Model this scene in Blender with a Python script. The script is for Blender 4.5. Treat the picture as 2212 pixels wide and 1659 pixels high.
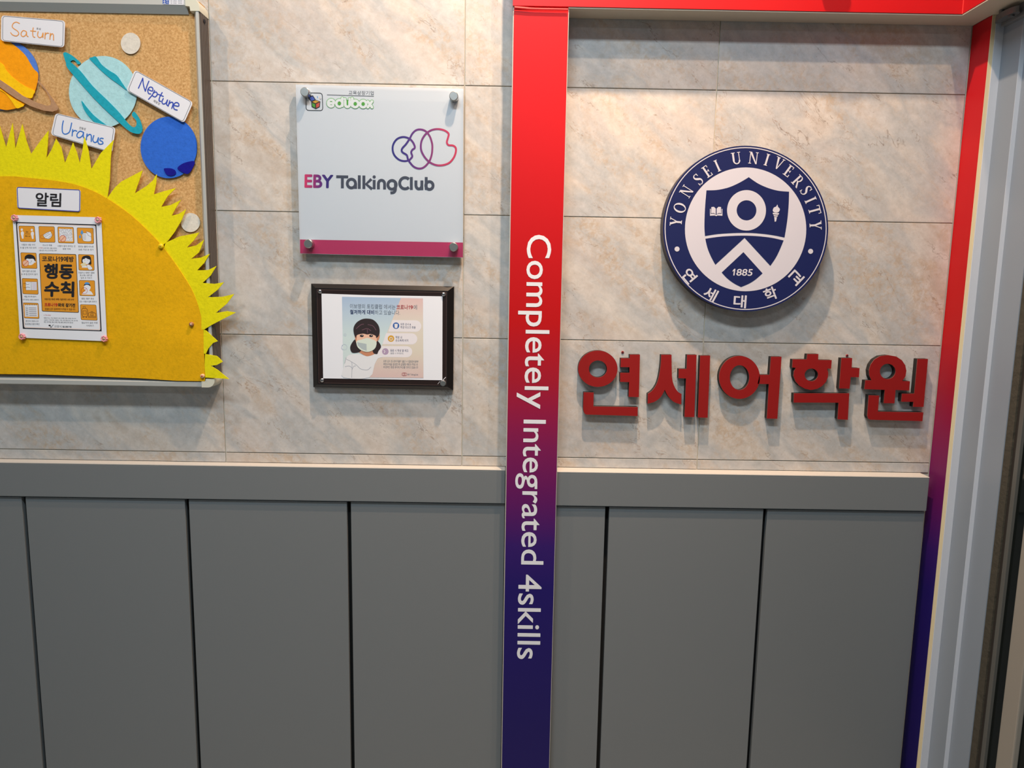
import bpy, bmesh, math, random
import numpy as np
from mathutils import Vector, Matrix
from mathutils.geometry import tessellate_polygon

for o in list(bpy.data.objects): bpy.data.objects.remove(o)
sc = bpy.context.scene
COL = sc.collection

# ------------------------------------------------------------------ camera
IW, IH, FPX = 2212.0, 1659.0, 1546.5
CAM = np.array([0.7138, -1.7803, 1.4305])
YAW, PIT, ROL = 0.0059, -0.1360, 0.0167
def _basis():
    cy, sy, cp, sp = math.cos(YAW), math.sin(YAW), math.cos(PIT), math.sin(PIT)
    cr, sr = math.cos(ROL), math.sin(ROL)
    f = np.array([sy*cp, cy*cp, sp]); r = np.array([cy, -sy, 0.0]); u = np.cross(r, f)
    return cr*r+sr*u, -sr*r+cr*u, f
RT, UP, FW = _basis()
cam_d = bpy.data.cameras.new('camera'); cam = bpy.data.objects.new('camera', cam_d); COL.objects.link(cam)
cam_d.sensor_fit = 'HORIZONTAL'; cam_d.sensor_width = 36.0; cam_d.lens = FPX*36.0/IW
cam_d.clip_start = 0.05; cam_d.clip_end = 60
cam.matrix_world = Matrix(((RT[0], UP[0], -FW[0], CAM[0]), (RT[1], UP[1], -FW[1], CAM[1]),
                           (RT[2], UP[2], -FW[2], CAM[2]), (0, 0, 0, 1)))
sc.camera = cam

# ------------------------------------------------------------------ colour management, world, lamps
vs = sc.view_settings
sc.display_settings.display_device = 'sRGB'
vs.view_transform = 'Standard'; vs.look = 'None'; vs.exposure = 0.1; vs.gamma = 1.0; vs.use_curve_mapping = False
w = bpy.data.worlds.new('world'); sc.world = w; w.use_nodes = True
w.node_tree.nodes['Background'].inputs[0].default_value = (0.75, 0.88, 1.0, 1)
w.node_tree.nodes['Background'].inputs[1].default_value = 0.08

def area(name, loc, size, power, col, target=None, size_y=None, spread=180):
    l = bpy.data.lights.new(name, 'AREA'); l.energy = power; l.color = col
    l.shape = 'RECTANGLE' if size_y else 'DISK'; l.size = size
    if size_y: l.size_y = size_y
    l.spread = math.radians(spread)
    o = bpy.data.objects.new(name, l); COL.objects.link(o); o.location = loc
    d = (Vector(target)-Vector(loc)) if target else Vector((0, 0, -1))
    o.rotation_euler = d.to_track_quat('-Z', 'Y').to_euler()
    return o
WARM = (1.0, 0.70, 0.47); COOL = (0.79, 0.925, 1.0)
area('ceiling_panel', (0.40, -1.75, 3.36), 1.2, 56, COOL, size_y=0.25)
area('rear_fill_panel', (-0.4, -4.2, 3.36), 1.2, 24, COOL, size_y=0.3)  # added fill lamp behind the camera, lifts the lower wall
area('downlight_centre', (0.90, -0.55, 3.36), 0.05, 18, WARM, target=(0.95, 0.0, 1.95), spread=90)
area('downlight_left', (-0.95, -1.05, 3.34), 0.06, 8, WARM, target=(-0.5, 0, 1.9), spread=120)
area('downlight_right', (1.42, -0.95, 3.34), 0.05, 7.5, WARM, target=(1.0, 0, 1.8), spread=120)

# ------------------------------------------------------------------ helpers
def lin(c): 
    c = c/255.0
    return c/12.92 if c <= 0.04045 else ((c+0.055)/1.055)**2.4
def C3(rgb, k=1.0): return (min(1, lin(rgb[0])*k), min(1, lin(rgb[1])*k), min(1, lin(rgb[2])*k), 1)
def un(P, Y):
    """photo pixels -> points of the vertical plane(s) y = Y"""
    P = np.asarray(P, float).reshape(-1, 2); Y = np.broadcast_to(np.asarray(Y, float), (len(P),))
    D = FW[None]+RT[None]*((P[:, 0:1]-IW/2)/FPX)+UP[None]*((IH/2-P[:, 1:2])/FPX)
    t = (Y-CAM[1])/D[:, 1]
    return CAM[None]+D*t[:, None]
def unx(p, X):
    D = FW+RT*((p[0]-IW/2)/FPX)+UP*((IH/2-p[1])/FPX)
    return CAM+D*((X-CAM[0])/D[0])
def FR(ox, oy, s):
    def f(*pts):
        if len(pts) == 1 and isinstance(pts[0], list): pts = pts[0]
        return [(ox+x/s, oy+y/s) for x, y in pts]
    f.s = s
    return f
def smooth(pts, closed=True, n=5):
    out = []; L = len(pts); rng = range(L if closed else L-1)
    for i in rng:
        p0 = pts[(i-1) % L] if closed or i > 0 else pts[0]
        p1, p2 = pts[i], pts[(i+1) % L]
        p3 = pts[(i+2) % L] if closed or i+2 < L else pts[-1]
        for k in range(n):
            t = k/n; t2, t3 = t*t, t*t*t
            out.append(tuple(0.5*((2*p1[a])+(-p0[a]+p2[a])*t+(2*p0[a]-5*p1[a]+4*p2[a]-p3[a])*t2+(-p0[a]+3*p1[a]-3*p2[a]+p3[a])*t3) for a in (0, 1)))
    if not closed: out.append(tuple(pts[-1]))
    return out
def ell(cx, cy, rx, ry=None, n=48, a0=0, a1=360):
    ry = rx if ry is None else ry
    full = abs(a1-a0) >= 360
    return [(cx+rx*math.cos(math.radians(a0+(a1-a0)*i/(n if full else n-1))), cy+ry*math.sin(math.radians(a0+(a1-a0)*i/(n if full else n-1)))) for i in range(n)]
def rquad(q, r, n=5):
    out = []
    for i in range(4):
        p = np.array(q[i], float); a = np.array(q[i-1], float); b = np.array(q[(i+1) % 4], float)
        s = p+(a-p)/np.linalg.norm(a-p)*r; e = p+(b-p)/np.linalg.norm(b-p)*r
        for k in range(n+1):
            t = k/n; out.append(tuple((1-t)**2*s+2*t*(1-t)*p+t*t*e))
    return out
def ribbon(pts, wd, closed=False):
    """outline loop(s) of a stroke"""
    P = np.array(pts, float); n = len(P)
    W = np.broadcast_to(np.asarray(wd, float), (n,))/2
    if closed: T = np.roll(P, -1, 0)-np.roll(P, 1, 0)
    else:
        T = np.empty_like(P); T[1:-1] = P[2:]-P[:-2]; T[0] = P[1]-P[0]; T[-1] = P[-1]-P[-2]
    T /= np.maximum(np.linalg.norm(T, axis=1, keepdims=True), 1e-9)
    Nn = np.stack([-T[:, 1], T[:, 0]], 1)
    return P+Nn*W[:, None], P-Nn*W[:, None]

_txt = {}
_tc = bpy.data.curves.new('t', 'FONT'); _tc.size = 1; _tc.fill_mode = 'FRONT'; _to = bpy.data.objects.new('t', _tc)
# every line of writing is laid out once in a single text block, then cut apart line by line
LINES = ['Completely', 'Integrated', '4skills', 'EBY TalkingClub', '885', '9', '예방', '코로나', '연',
         '세', '대', '학', '교', 'EBY', '교육상장기업',
         '이보영의 토킹클럽 에서는', '에', '철저하게 대비', '하고 있습니다.', '모든 강사 &',
         '학생 마스크 착용', '학원 내', '손소독제 비치', '등원 시 학생 열 체크', '(발열 시 귀가조치)', '모든 강사 및 관리자들이 출근 시 질병관리본부',
         '예방수칙을 참조한 후 감염병 예방과 학원 내', '위생적인 환경 유지에 최선을 다하고 있습니다', '토성', '해왕성', '천왕성', '알림',
         '2m', '최소 1m', '행동', '수칙', "대응지침 제9판 부록3 '일반국민 10대 수칙'",
         '와의 장기전', '흔들림 없이 함께하면 이겨낼 수 있습니다.', '사람과 사람 사이', '두 팔 간격 거리 유지', '마스크 착용', '※ 예외',
         '24세 미만, 호흡 곤란자,', '도움 없이 마스크 못 벗는 경우', '사람이 많이 모이는 곳', '방문 자제', '흐르는 물에 비누로', '30초 이상 손 씻기',
         '씻지 않은 손으로', '눈·코·입 만지지 않기', '기침이나 재채기 할때', '옷소매나 휴지로', '입과 코 가리기', '매일 주기적 환기',
         '자주 만지는 표면 소독하기', '발열, 호흡기 증상', '있는 사람과 접촉 피하기', '본인의 코로나19', '임상증상 발생 확인', '필요하지 않은 여행',
         '자제하기', '※ 주요 증상', '발열(37.5도), 기침, 호흡곤란, 오한, 근육통, 두통, 인후통, 후각·미각', '소실 등. 그 외에 피로, 식욕감소, 가래, 소화기증상(오심, 구토, 설사 등)', '혼돈, 어지러움, 콧물, 코막힘, 객혈, 흉통, 결막염, 피부 증상 등', '고양시',
         '일산동구청']
_raw = {}
def _layout(lines):
    _tc.body = '\n'.join(lines); _tc.resolution_u = 4; _tc.space_line = 4.0; m = _to.to_mesh()
    V = np.array([(v.co.x, v.co.y) for v in m.vertices], float)
    F = [tuple(p.vertices) for p in m.polygons]; _to.to_mesh_clear()
    row = np.rint(-(V[:, 1]-0.3)/4.0).astype(int)
    by = [[] for _ in lines]
    for f in F: by[row[f[0]]].append(f)
    for i, l in enumerate(lines):
        idx = np.nonzero(row == i)[0]; mp = {int(q): k for k, q in enumerate(idx)}
        _raw[l] = (V[idx], [tuple(mp[q] for q in f) for f in by[i]])
if LINES: _layout(LINES)
def glyphs(body, bold=0.0, res=3):
    """unit-box outline of a line of text; bold = extra stroke weight in em, laid as shifted copies"""
    k = (body, bold)
    if k in _txt: return _txt[k]
    if body not in _raw: print('NOT LISTED', body); _layout([body])
    V, Fc = _raw[body]
    n = len(V); LY = np.zeros(n)
    if bold:
        sh = [(bold*math.cos(math.radians(a)), bold*math.sin(math.radians(a))) for a in range(0, 360, 45)]
        V = np.vstack([V]+[V+np.array(d) for d in sh]); Fc = [tuple(q+i*n for q in f) for i in range(9) for f in Fc]
        LY = np.repeat(np.arange(9), n)*ST
    mn, mx = V.min(0), V.max(0)
    _txt[k] = ((V-mn)/(mx-mn), Fc, LY)
    return _txt[k]

ST = 0.000006   # one print layer
class MB:
    def __init__(s): s.v = []; s.f = []; s.m = []; s.mats = []; s.k = 0
    def lay(s, Y, n=1): s.k += n; return Y-s.k*ST
    def mi(s, m):
        if m not in s.mats: s.mats.append(m)
        return s.mats.index(m)
    def add(s, V, F, m, face_front=False):
        b = len(s.v); V = [tuple(float(c) for c in p) for p in V]; s.v += V; k = s.mi(m)
        for f in F:
            if face_front and len(f) >= 3:
                a, c, d = (Vector(V[f[i]]) for i in (0, 1, 2))
                if (c-a).cross(d-a).y > 0: f = tuple(reversed(f))
            s.f.append(tuple(i+b for i in f)); s.m.append(k)
    def flat(s, loops, Y, m):
        """flat printed or cut shape given in photo pixels"""
        if not isinstance(loops[0], list): loops = [loops]
        pts = [p for l in loops for p in l]
        T = tessellate_polygon([[Vector((p[0], p[1], 0)) for p in l] for l in loops])
        s.add(un(pts, s.lay(Y)), [tuple(t) for t in T], m, True)
    def prism(s, loops, Y, th, m, m2=None):
        """solid: outline in photo pixels at the front plane Y (a number or f(x,y)), thickness th backwards"""
        if not isinstance(loops[0], list): loops = [loops]
        pts = [p for l in loops for p in l]
        Yv = np.array([Y(*p) for p in pts]) if callable(Y) else Y
        T = tessellate_polygon([[Vector((p[0], p[1], 0)) for p in l] for l in loops])
        Fv = un(pts, Yv); n = len(pts); Bv = Fv+np.array([0, th, 0])
        s.add(Fv, [tuple(t) for t in T], m, True)
        F = []; b = 0
        for l in loops:
            L = len(l); F += [(b+i, b+(i+1) % L, n+b+(i+1) % L, n+b+i) for i in range(L)]; b += L
        s.add(np.vstack([Fv, Bv]), F, m2 or m)
        s.add(Bv, [tuple(reversed(t)) for t in T], m2 or m)
    def stroke(s, pts, wd, Y, m, closed=False, cap=True):
        A, B = ribbon(pts, wd, closed); n = len(A)
        q_ = np.arange(n)*(2.5e-6 if n < 120 else 1e-6); V = un(np.vstack([A, B]), s.lay(Y)-np.concatenate([q_, q_])); r = range(n if closed else n-1)
        s.add(V, [(i, (i+1) % n, n+(i+1) % n, n+i) for i in r], m, True)
        if cap and not closed:
            for e, k in ((0, 0), (n-1, -1)):
                w_ = (wd if np.isscalar(wd) else wd[k])/2
                s.flat(ell(pts[e][0], pts[e][1], w_, n=10), Y, m)
    def text(s, body, bl, br, h, Y, m, bold=0.0, res=3, shear=0.0):
        V, F, LY = glyphs(body, bold, res)
        bl = np.array(bl, float); d = np.array(br, float)-bl; L = np.linalg.norm(d); u = np.array([d[1], -d[0]])/L
        P = bl+V[:, :1]*d+V[:, 1:]*h*u+shear*V[:, 1:]*h*d/L
        s.add(un(P, s.lay(Y, 9 if bold else 1)-(LY-8*ST if bold else 0)), F, m, True)
    def box(s, x0, x1, y0, y1, z0, z1, m, bev=0.0):
        bm = bmesh.new(); bmesh.ops.create_cube(bm, size=1)
        for v in bm.verts: v.co = Vector(((x0+x1)/2+v.co.x*(x1-x0), (y0+y1)/2+v.co.y*(y1-y0), (z0+z1)/2+v.co.z*(z1-z0)))
        if bev: bmesh.ops.bevel(bm, geom=bm.edges[:], offset=bev, segments=2, affect='EDGES', profile=0.6)
        s.bm(bm, m)
    def bm(s, bm, m):
        bm.verts.ensure_lookup_table(); bm.verts.index_update()
        s.add([v.co[:] for v in bm.verts], [tuple(v.index for v in f.verts) for f in bm.faces], m); bm.free()
    def cyl(s, c, r, y0, y1, m, n=32, cham=0.0, dome=0.0):
        """disc-like body facing the room: axis along y, front at y0"""
        prof = [(r, y1), (r, y0+cham), (r-cham, y0)] if cham else [(r, y1), (r, y0)]
        if dome:
            prof = [(r, y1), (r, y0+dome)]+[(r*math.cos(a), y0+dome-dome*math.sin(a)) for a in (0.35, 0.7, 1.05, 1.3)]
        V = []; F = []
        for rr, y in prof:
            V += [(c[0]+rr*math.cos(2*math.pi*i/n), y, c[2]+rr*math.sin(2*math.pi*i/n)) for i in range(n)]
        for k in range(len(prof)-1):
            F += [(k*n+i, k*n+(i+1) % n, (k+1)*n+(i+1) % n, (k+1)*n+i) for i in range(n)]
        F.append(tuple(range((len(prof)-1)*n, len(prof)*n))); F.append(tuple(reversed(range(n))))
        s.add(V, F, m)
    def vprism(s, prof, z0, z1, m):
        """vertical extrusion of an x,y profile (closed)"""
        n = len(prof); V = [(x, y, z0) for x, y in prof]+[(x, y, z1) for x, y in prof]
        F = [(i, (i+1) % n, n+(i+1) % n, n+i) for i in range(n)]
        T = tessellate_polygon([[Vector((x, y, 0)) for x, y in prof]])
        F += [tuple(t) for t in T]+[tuple(n+i for i in reversed(t)) for t in T]
        s.add(V, F, m)
    def build(s, name, parent=None, recalc=False, smooth_ang=None):
        me = bpy.data.meshes.new(name)
        off = parent['_o'] if parent is not None and '_o' in parent else (0, 0, 0)
        me.from_pydata([(a-off[0], b-off[1], c-off[2]) for a, b, c in s.v], [], s.f)
        for m in s.mats: me.materials.append(m)
        me.polygons.foreach_set('material_index', s.m)
        if recalc:
            bm = bmesh.new(); bm.from_mesh(me); bmesh.ops.remove_doubles(bm, verts=bm.verts, dist=1e-6)
            bmesh.ops.recalc_face_normals(bm, faces=bm.faces); bm.to_mesh(me); bm.free()
        if smooth_ang:
            me.polygons.foreach_set('use_smooth', [True]*len(me.polygons))
            try: me.set_sharp_from_angle(angle=math.radians(smooth_ang))
            except Exception: pass
        me.update()
        o = bpy.data.objects.new(name, me); COL.objects.link(o)
        if parent is not None:
            o.parent = parent; o['_o'] = off
        else: o['_o'] = (0, 0, 0)
        return o
def thing(name, loc, label, cat, group=None):
    o = bpy.data.objects.new(name, None); COL.objects.link(o); o.location = loc; o['_o'] = tuple(loc)
    o.empty_display_size = 0.05
    o['label'] = label; o['category'] = cat
    if group: o['group'] = group
    return o
def tag(o, label, cat, group=None):
    o['label'] = label; o['category'] = cat
    if group: o['group'] = group
    return o
def struct(o): o['kind'] = 'structure'; return o

# ------------------------------------------------------------------ materials
def mat(name, rgb, rough=0.6, metal=0.0, k=1.0, spec=0.5, bump=None, coat=0.0):
    m = bpy.data.materials.new(name); m.use_nodes = True; nt = m.node_tree; b = nt.nodes['Principled BSDF']
    b.inputs['Base Color'].default_value = C3(rgb, k); b.inputs['Roughness'].default_value = rough
    b.inputs['Metallic'].default_value = metal; b.inputs['Specular IOR Level'].default_value = spec
    if coat: b.inputs['Coat Weight'].default_value = coat; b.inputs['Coat Roughness'].default_value = 0.1
    if bump:
        sc_, st, dist = bump
        tc = nt.nodes.new('ShaderNodeTexCoord'); n = nt.nodes.new('ShaderNodeTexNoise'); n.inputs['Scale'].default_value = sc_
        n.inputs['Detail'].default_value = 4; bp = nt.nodes.new('ShaderNodeBump'); bp.inputs['Strength'].default_value = st
        bp.inputs['Distance'].default_value = dist
        nt.links.new(tc.outputs['Object'], n.inputs['Vector']); nt.links.new(n.outputs[0], bp.inputs['Height']); nt.links.new(bp.outputs[0], b.inputs['Normal'])
    return m
def nd(nt, t, **kw):
    n = nt.nodes.new(t)
    for k_, v_ in kw.items():
        if k_.startswith('i_'):
            key = k_[2:].replace('_', ' '); n.inputs[key].default_value = v_
        else: setattr(n, k_, v_)
    return n
def ramp(nt, src, stops, interp='LINEAR'):
    r = nt.nodes.new('ShaderNodeValToRGB'); r.color_ramp.interpolation = interp
    e = r.color_ramp.elements
    while len(e) > 1: e.remove(e[-1])
    e[0].position = stops[0][0]; e[0].color = stops[0][1]
    for p_, c_ in stops[1:]:
        x = e.new(p_); x.color = c_
    nt.links.new(src, r.inputs[0]); return r
def mixc(nt, fac, a, b_, mode='MIX'):
    m = nt.nodes.new('ShaderNodeMix'); m.data_type = 'RGBA'; m.blend_type = mode
    for sock, v in ((m.inputs[0], fac), (m.inputs[6], a), (m.inputs[7], b_)):
        if hasattr(v, 'links') or hasattr(v, 'is_linked'): nt.links.new(v, sock)
        else: sock.default_value = v
    return m.outputs[2]
G = lambda v: (v, v, v, 1)

def marble():
    m = bpy.data.materials.new('marble_tile'); m.use_nodes = True; nt = m.node_tree; b = nt.nodes['Principled BSDF']; L = nt.links
    tc = nd(nt, 'ShaderNodeTexCoord'); oi = nd(nt, 'ShaderNodeObjectInfo')
    mul = nd(nt, 'ShaderNodeVectorMath', operation='MULTIPLY'); mul.inputs[1].default_value = (23.0, 7.0, 51.0)
    L.new(oi.outputs['Random'], mul.inputs[0])
    rot = nd(nt, 'ShaderNodeVectorRotate', rotation_type='AXIS_ANGLE'); rot.inputs['Axis'].default_value = (0, 1, 0); rot.inputs['Angle'].default_value = math.radians(-40)
    L.new(tc.outputs['Object'], rot.inputs['Vector'])
    scl = nd(nt, 'ShaderNodeVectorMath', operation='MULTIPLY'); scl.inputs[1].default_value = (1.0, 1.0, 2.6); L.new(rot.outputs[0], scl.inputs[0])
    add = nd(nt, 'ShaderNodeVectorMath', operation='ADD'); L.new(scl.outputs[0], add.inputs[0]); L.new(mul.outputs[0], add.inputs[1])
    add2 = nd(nt, 'ShaderNodeVectorMath', operation='ADD'); L.new(tc.outputs['Object'], add2.inputs[0]); L.new(mul.outputs[0], add2.inputs[1])
    def noise(vec, s_, d=6, r=0.6, dist=0.0, off=0):
        n = nd(nt, 'ShaderNodeTexNoise'); n.inputs['Scale'].default_value = s_; n.inputs['Detail'].default_value = d
        n.inputs['Roughness'].default_value = r; n.inputs['Distortion'].default_value = dist
        if off:
            a = nd(nt, 'ShaderNodeVectorMath', operation='ADD'); a.inputs[1].default_value = (off, off*1.7, -off); L.new(vec, a.inputs[0]); vec = a.outputs[0]
        L.new(vec, n.inputs['Vector']); return n.outputs[0]
    A, Bv = add.outputs[0], add2.outputs[0]
    base = ramp(nt, noise(A, 3.0, 5, 0.6, 0.3), [(0.30, C3((188, 178, 168))), (0.42, C3((208, 203, 197))), (0.52, C3((185, 187, 188))), (0.62, C3((205, 202, 199))), (0.75, C3((194, 185, 176)))]).outputs[0]
    # pinkish / ochre clouds along the diagonal
    och = ramp(nt, noise(A, 4.2, 5, 0.65, 0.4, 5), [(0.47, G(0)), (0.62, G(1))]).outputs[0]
    fine = ramp(nt, noise(Bv, 70, 5, 0.7, 0.5, 2), [(0.44, G(0.15)), (0.60, G(1))]).outputs[0]
    mk = mixc(nt, 1.0, och, fine, 'MULTIPLY')
    mk2 = mixc(nt, 1.0, mk, G(0.6), 'MULTIPLY')
    c1 = mixc(nt, mk2, base, C3((188, 163, 134)))
    pk = ramp(nt, noise(A, 2.4, 4, 0.6, 0.2, 9), [(0.52, G(0)), (0.72, G(0.45))]).outputs[0]
    c1 = mixc(nt, pk, c1, C3((206, 191, 181)))
    # hair veins
    def vein(s_, dist, off, wv, msk):
        n = noise(A, s_, 6, 0.62, dist, off)
        sub = nd(nt, 'ShaderNodeMath', operation='SUBTRACT'); sub.inputs[1].default_value = 0.5; L.new(n, sub.inputs[0])
        ab = nd(nt, 'ShaderNodeMath', operation='ABSOLUTE'); L.new(sub.outputs[0], ab.inputs[0])
        r = ramp(nt, ab.outputs[0], [(0.0, G(1)), (wv, G(0))]).outputs[0]
        k_ = ramp(nt, noise(A, 5.5, 3, 0.6, 0.5, off+3), [(msk, G(0)), (msk+0.07, G(1))]).outputs[0]
        return mixc(nt, 1.0, r, k_, 'MULTIPLY')
    v1 = vein(2.3, 0.35, 13, 0.0035, 0.52); v2 = vein(4.0, 0.5, 31, 0.006, 0.53)
    c2 = mixc(nt, mixc(nt, 1.0, v1, G(0.6), 'MULTIPLY'), c1, C3((118, 96, 78)))
    c3 = mixc(nt, mixc(nt, 1.0, v2, G(0.6), 'MULTIPLY'), c2, C3((150, 122, 98)))
    sp = ramp(nt, noise(Bv, 160, 2, 0.5, 0, 4), [(0.26, G(0.3)), (0.30, G(0))]).outputs[0]
    c4 = mixc(nt, sp, c3, C3((150, 132, 112)))
    mt = ramp(nt, noise(Bv, 55, 5, 0.75, 0.3, 6), [(0.3, C3((232, 230, 228))), (0.7, C3((255, 255, 255)))]).outputs[0]
    c4 = mixc(nt, 1.0, c4, mt, 'MULTIPLY')
    L.new(c4, b.inputs['Base Color']); b.inputs['Roughness'].default_value = 0.38; b.inputs['Specular IOR Level'].default_value = 0.35
    bp = nd(nt, 'ShaderNodeBump'); bp.inputs['Strength'].default_value = 0.15; bp.inputs['Distance'].default_value = 0.001
    L.new(noise(Bv, 30, 5, 0.6, 0, 1), bp.inputs['Height']); L.new(bp.outputs[0], b.inputs['Normal'])
    return m
def speckle(name, c_a, c_b, c_c, s1, rough=0.85, bump=0.4):
    m = bpy.data.materials.new(name); m.use_nodes = True; nt = m.node_tree; b = nt.nodes['Principled BSDF']; L = nt.links
    tc = nd(nt, 'ShaderNodeTexCoord')
    n = nd(nt, 'ShaderNodeTexNoise'); n.inputs['Scale'].default_value = s1; n.inputs['Detail'].default_value = 6; n.inputs['Roughness'].default_value = 0.75
    L.new(tc.outputs['Object'], n.inputs['Vector'])
    r = ramp(nt, n.outputs[0], [(0.3, c_a), (0.5, c_b), (0.7, c_c)])
    L.new(r.outputs[0], b.inputs['Base Color']); b.inputs['Roughness'].default_value = rough; b.inputs['Specular IOR Level'].default_value = 0.15
    bp = nd(nt, 'ShaderNodeBump'); bp.inputs['Strength'].default_value = bump; bp.inputs['Distance'].default_value = 0.001
    L.new(n.outputs[0], bp.inputs['Height']); L.new(bp.outputs[0], b.inputs['Normal'])
    return m
def felt(name, rgb, k=1.0):
    c = C3(rgb, k); d = tuple(x*0.86 for x in c[:3])+(1,); e = tuple(min(1, x*1.1) for x in c[:3])+(1,)
    return speckle(name, d, c, e, 130, 0.95, 0.7)
def gradz(name, stops, z0, z1, axis='Z', rough=0.35, spec=0.5):
    """a printed colour run along a world axis"""
    m = bpy.data.materials.new(name); m.use_nodes = True; nt = m.node_tree; b = nt.nodes['Principled BSDF']; L = nt.links
    g = nd(nt, 'ShaderNodeNewGeometry'); s_ = nd(nt, 'ShaderNodeSeparateXYZ'); L.new(g.outputs['Position'], s_.inputs[0])
    mr = nd(nt, 'ShaderNodeMapRange'); mr.inputs['From Min'].default_value = z0; mr.inputs['From Max'].default_value = z1
    L.new(s_.outputs[axis], mr.inputs['Value'])
    r = ramp(nt, mr.outputs[0], stops); L.new(r.outputs[0], b.inputs['Base Color'])
    b.inputs['Roughness'].default_value = rough; b.inputs['Specular IOR Level'].default_value = spec
    return m
def clear_acrylic():
    m = bpy.data.materials.new('clear_acrylic'); m.use_nodes = True; nt = m.node_tree; L = nt.links
    nt.nodes.remove(nt.nodes['Principled BSDF']); out = nt.nodes['Material Output']
    t = nd(nt, 'ShaderNodeBsdfTransparent'); t.inputs[0].default_value = (0.985, 0.995, 1.0, 1)
    g = nd(nt, 'ShaderNodeBsdfGlossy'); g.inputs['Roughness'].default_value = 0.02
    lw = nd(nt, 'ShaderNodeLayerWeight'); lw.inputs[0].default_value = 0.5
    pw = nd(nt, 'ShaderNodeMath', operation='POWER'); pw.inputs[1].default_value = 5.0; L.new(lw.outputs['Facing'], pw.inputs[0])
    fr = nd(nt, 'ShaderNodeMath', operation='MULTIPLY_ADD'); fr.inputs[1].default_value = 0.9; fr.inputs[2].default_value = 0.04; L.new(pw.outputs[0], fr.inputs[0])
    mx = nd(nt, 'ShaderNodeMixShader'); L.new(fr.outputs[0], mx.inputs[0]); L.new(t.outputs[0], mx.inputs[1]); L.new(g.outputs[0], mx.inputs[2])
    L.new(mx.outputs[0], out.inputs[0]); return m

M = {}
M['marble'] = marble()
M['grout'] = mat('grout', (232, 220, 198), 0.9)
M['grey'] = mat('grey_panel', (113, 118, 121), 0.48, bump=(900, 0.12, 0.0004))
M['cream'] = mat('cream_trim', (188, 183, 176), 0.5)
M['dark_gap'] = mat('dark_gap', (20, 20, 20), 0.9)
M['white'] = mat('white_paint', (150, 152, 152), 0.8)
M['floor'] = mat('floor', (160, 158, 152), 0.4)
M['soffit'] = mat('soffit', (205, 196, 178), 0.6)
M['frame_grey'] = mat('door_frame_paint', (136, 147, 160), 0.42, bump=(300, 0.1, 0.0005))
M['frame_head'] = mat('door_head_paint', (112, 114, 118), 0.4)
M['metal'] = mat('brushed_metal', (190, 192, 190), 0.32, 1.0, bump=(400, 0.15, 0.0003))
M['metal_dk'] = mat('bracket_metal', (120, 122, 124), 0.4, 0.6)
M['alu'] = mat('aluminium', (196, 200, 198), 0.38, 0.35)
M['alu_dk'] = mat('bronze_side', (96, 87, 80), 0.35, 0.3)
M['cap'] = mat('corner_plastic', (205, 206, 190), 0.5)
M['cork'] = speckle('cork', C3((164, 122, 74)), C3((200, 158, 104)), C3((224, 186, 134)), 210, 0.9, 0.4)
M['paper'] = mat('paper', (224, 229, 238), 0.7)
M['card'] = mat('laminated_card', (224, 227, 236), 0.4)
M['ink'] = mat('black_ink', (22, 22, 30), 0.6)
M['ink_brown'] = mat('brown_ink', (70, 45, 28), 0.6)
M['ink_grey'] = mat('grey_ink', (96, 98, 104), 0.6)
M['ink_lt'] = mat('light_grey_ink', (160, 160, 168), 0.6)
M['p_orange'] = mat('print_orange', (222, 150, 34), 0.6)
M['p_red'] = mat('print_red', (190, 40, 36), 0.6)
M['p_skin'] = mat('print_skin', (236, 190, 160), 0.6)
M['p_blue'] = mat('print_blue', (80, 150, 215), 0.6)
M['seal_navy'] = mat('seal_navy', (22, 32, 84), 0.5, spec=0.3)
M['seal_white'] = mat('seal_white', (206, 204, 214), 0.42)
M['seal_side'] = mat('seal_side', (26, 22, 44), 0.5)
M['let_red'] = mat('letter_red_face', (140, 20, 20), 0.55, spec=0.3)
M['let_side'] = mat('letter_foam_side', (26, 22, 20), 0.85, bump=(500, 0.5, 0.001))
M['let_edge'] = mat('letter_face_edge', (128, 66, 60), 0.4)
M['txt_white'] = mat('white_vinyl', (226, 228, 234), 0.4)
M['plaq'] = mat('plaque_wood', (20, 17, 18), 0.34, spec=0.5)
M['plaq_in'] = mat('plaque_inner', (32, 18, 17), 0.4)
M['chrome'] = mat('chrome', (200, 200, 204), 0.15, 1.0)
M['acr'] = clear_acrylic()
M['acr_edge'] = mat('acrylic_edge', (196, 212, 220), 0.15)
RS = [(0.0, C3((30, 22, 92))), (0.26, C3((32, 20, 100))), (0.335, C3((52, 24, 104))), (0.43, C3((98, 22, 92))), (0.51, C3((122, 26, 82))),
      (0.62, C3((158, 24, 46))), (0.72, C3((180, 17, 22))), (1.0, C3((194, 22, 30)))]
# world z runs from 0.30 (low) to 1.75 (high)
M['portal'] = gradz('portal_print', RS, 0.30, 1.75, rough=0.45, spec=0.2)
M['header'] = mat('header_vinyl', (182, 12, 18), 0.35)

# ------------------------------------------------------------------ the room
XR = 1.795           # right side wall face
ZC = 3.40            # ceiling
def slab(name, x0, x1, y0, y1, z0, z1, m):
    mb = MB(); mb.box(x0, x1, y0, y1, z0, z1, m); return struct(mb.build(name))
wall_back = slab('wall_back', -3.0, XR+0.35, 0.0038, 0.16, 0.0, ZC, M['grout'])
floor = slab('floor', -3.0, 3.4, -5.6, 0.16, -0.08, 0.0, M['floor'])
ceil = slab('ceiling', -3.0, 3.4, -5.6, 0.16, ZC, ZC+0.08, M['white'])
slab('wall_left', -3.08, -3.0, -5.6, 0.16, 0.0, ZC, M['white'])
slab('wall_front', -3.0, 3.4, -5.68, -5.6, 0.0, ZC, M['white'])

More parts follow.
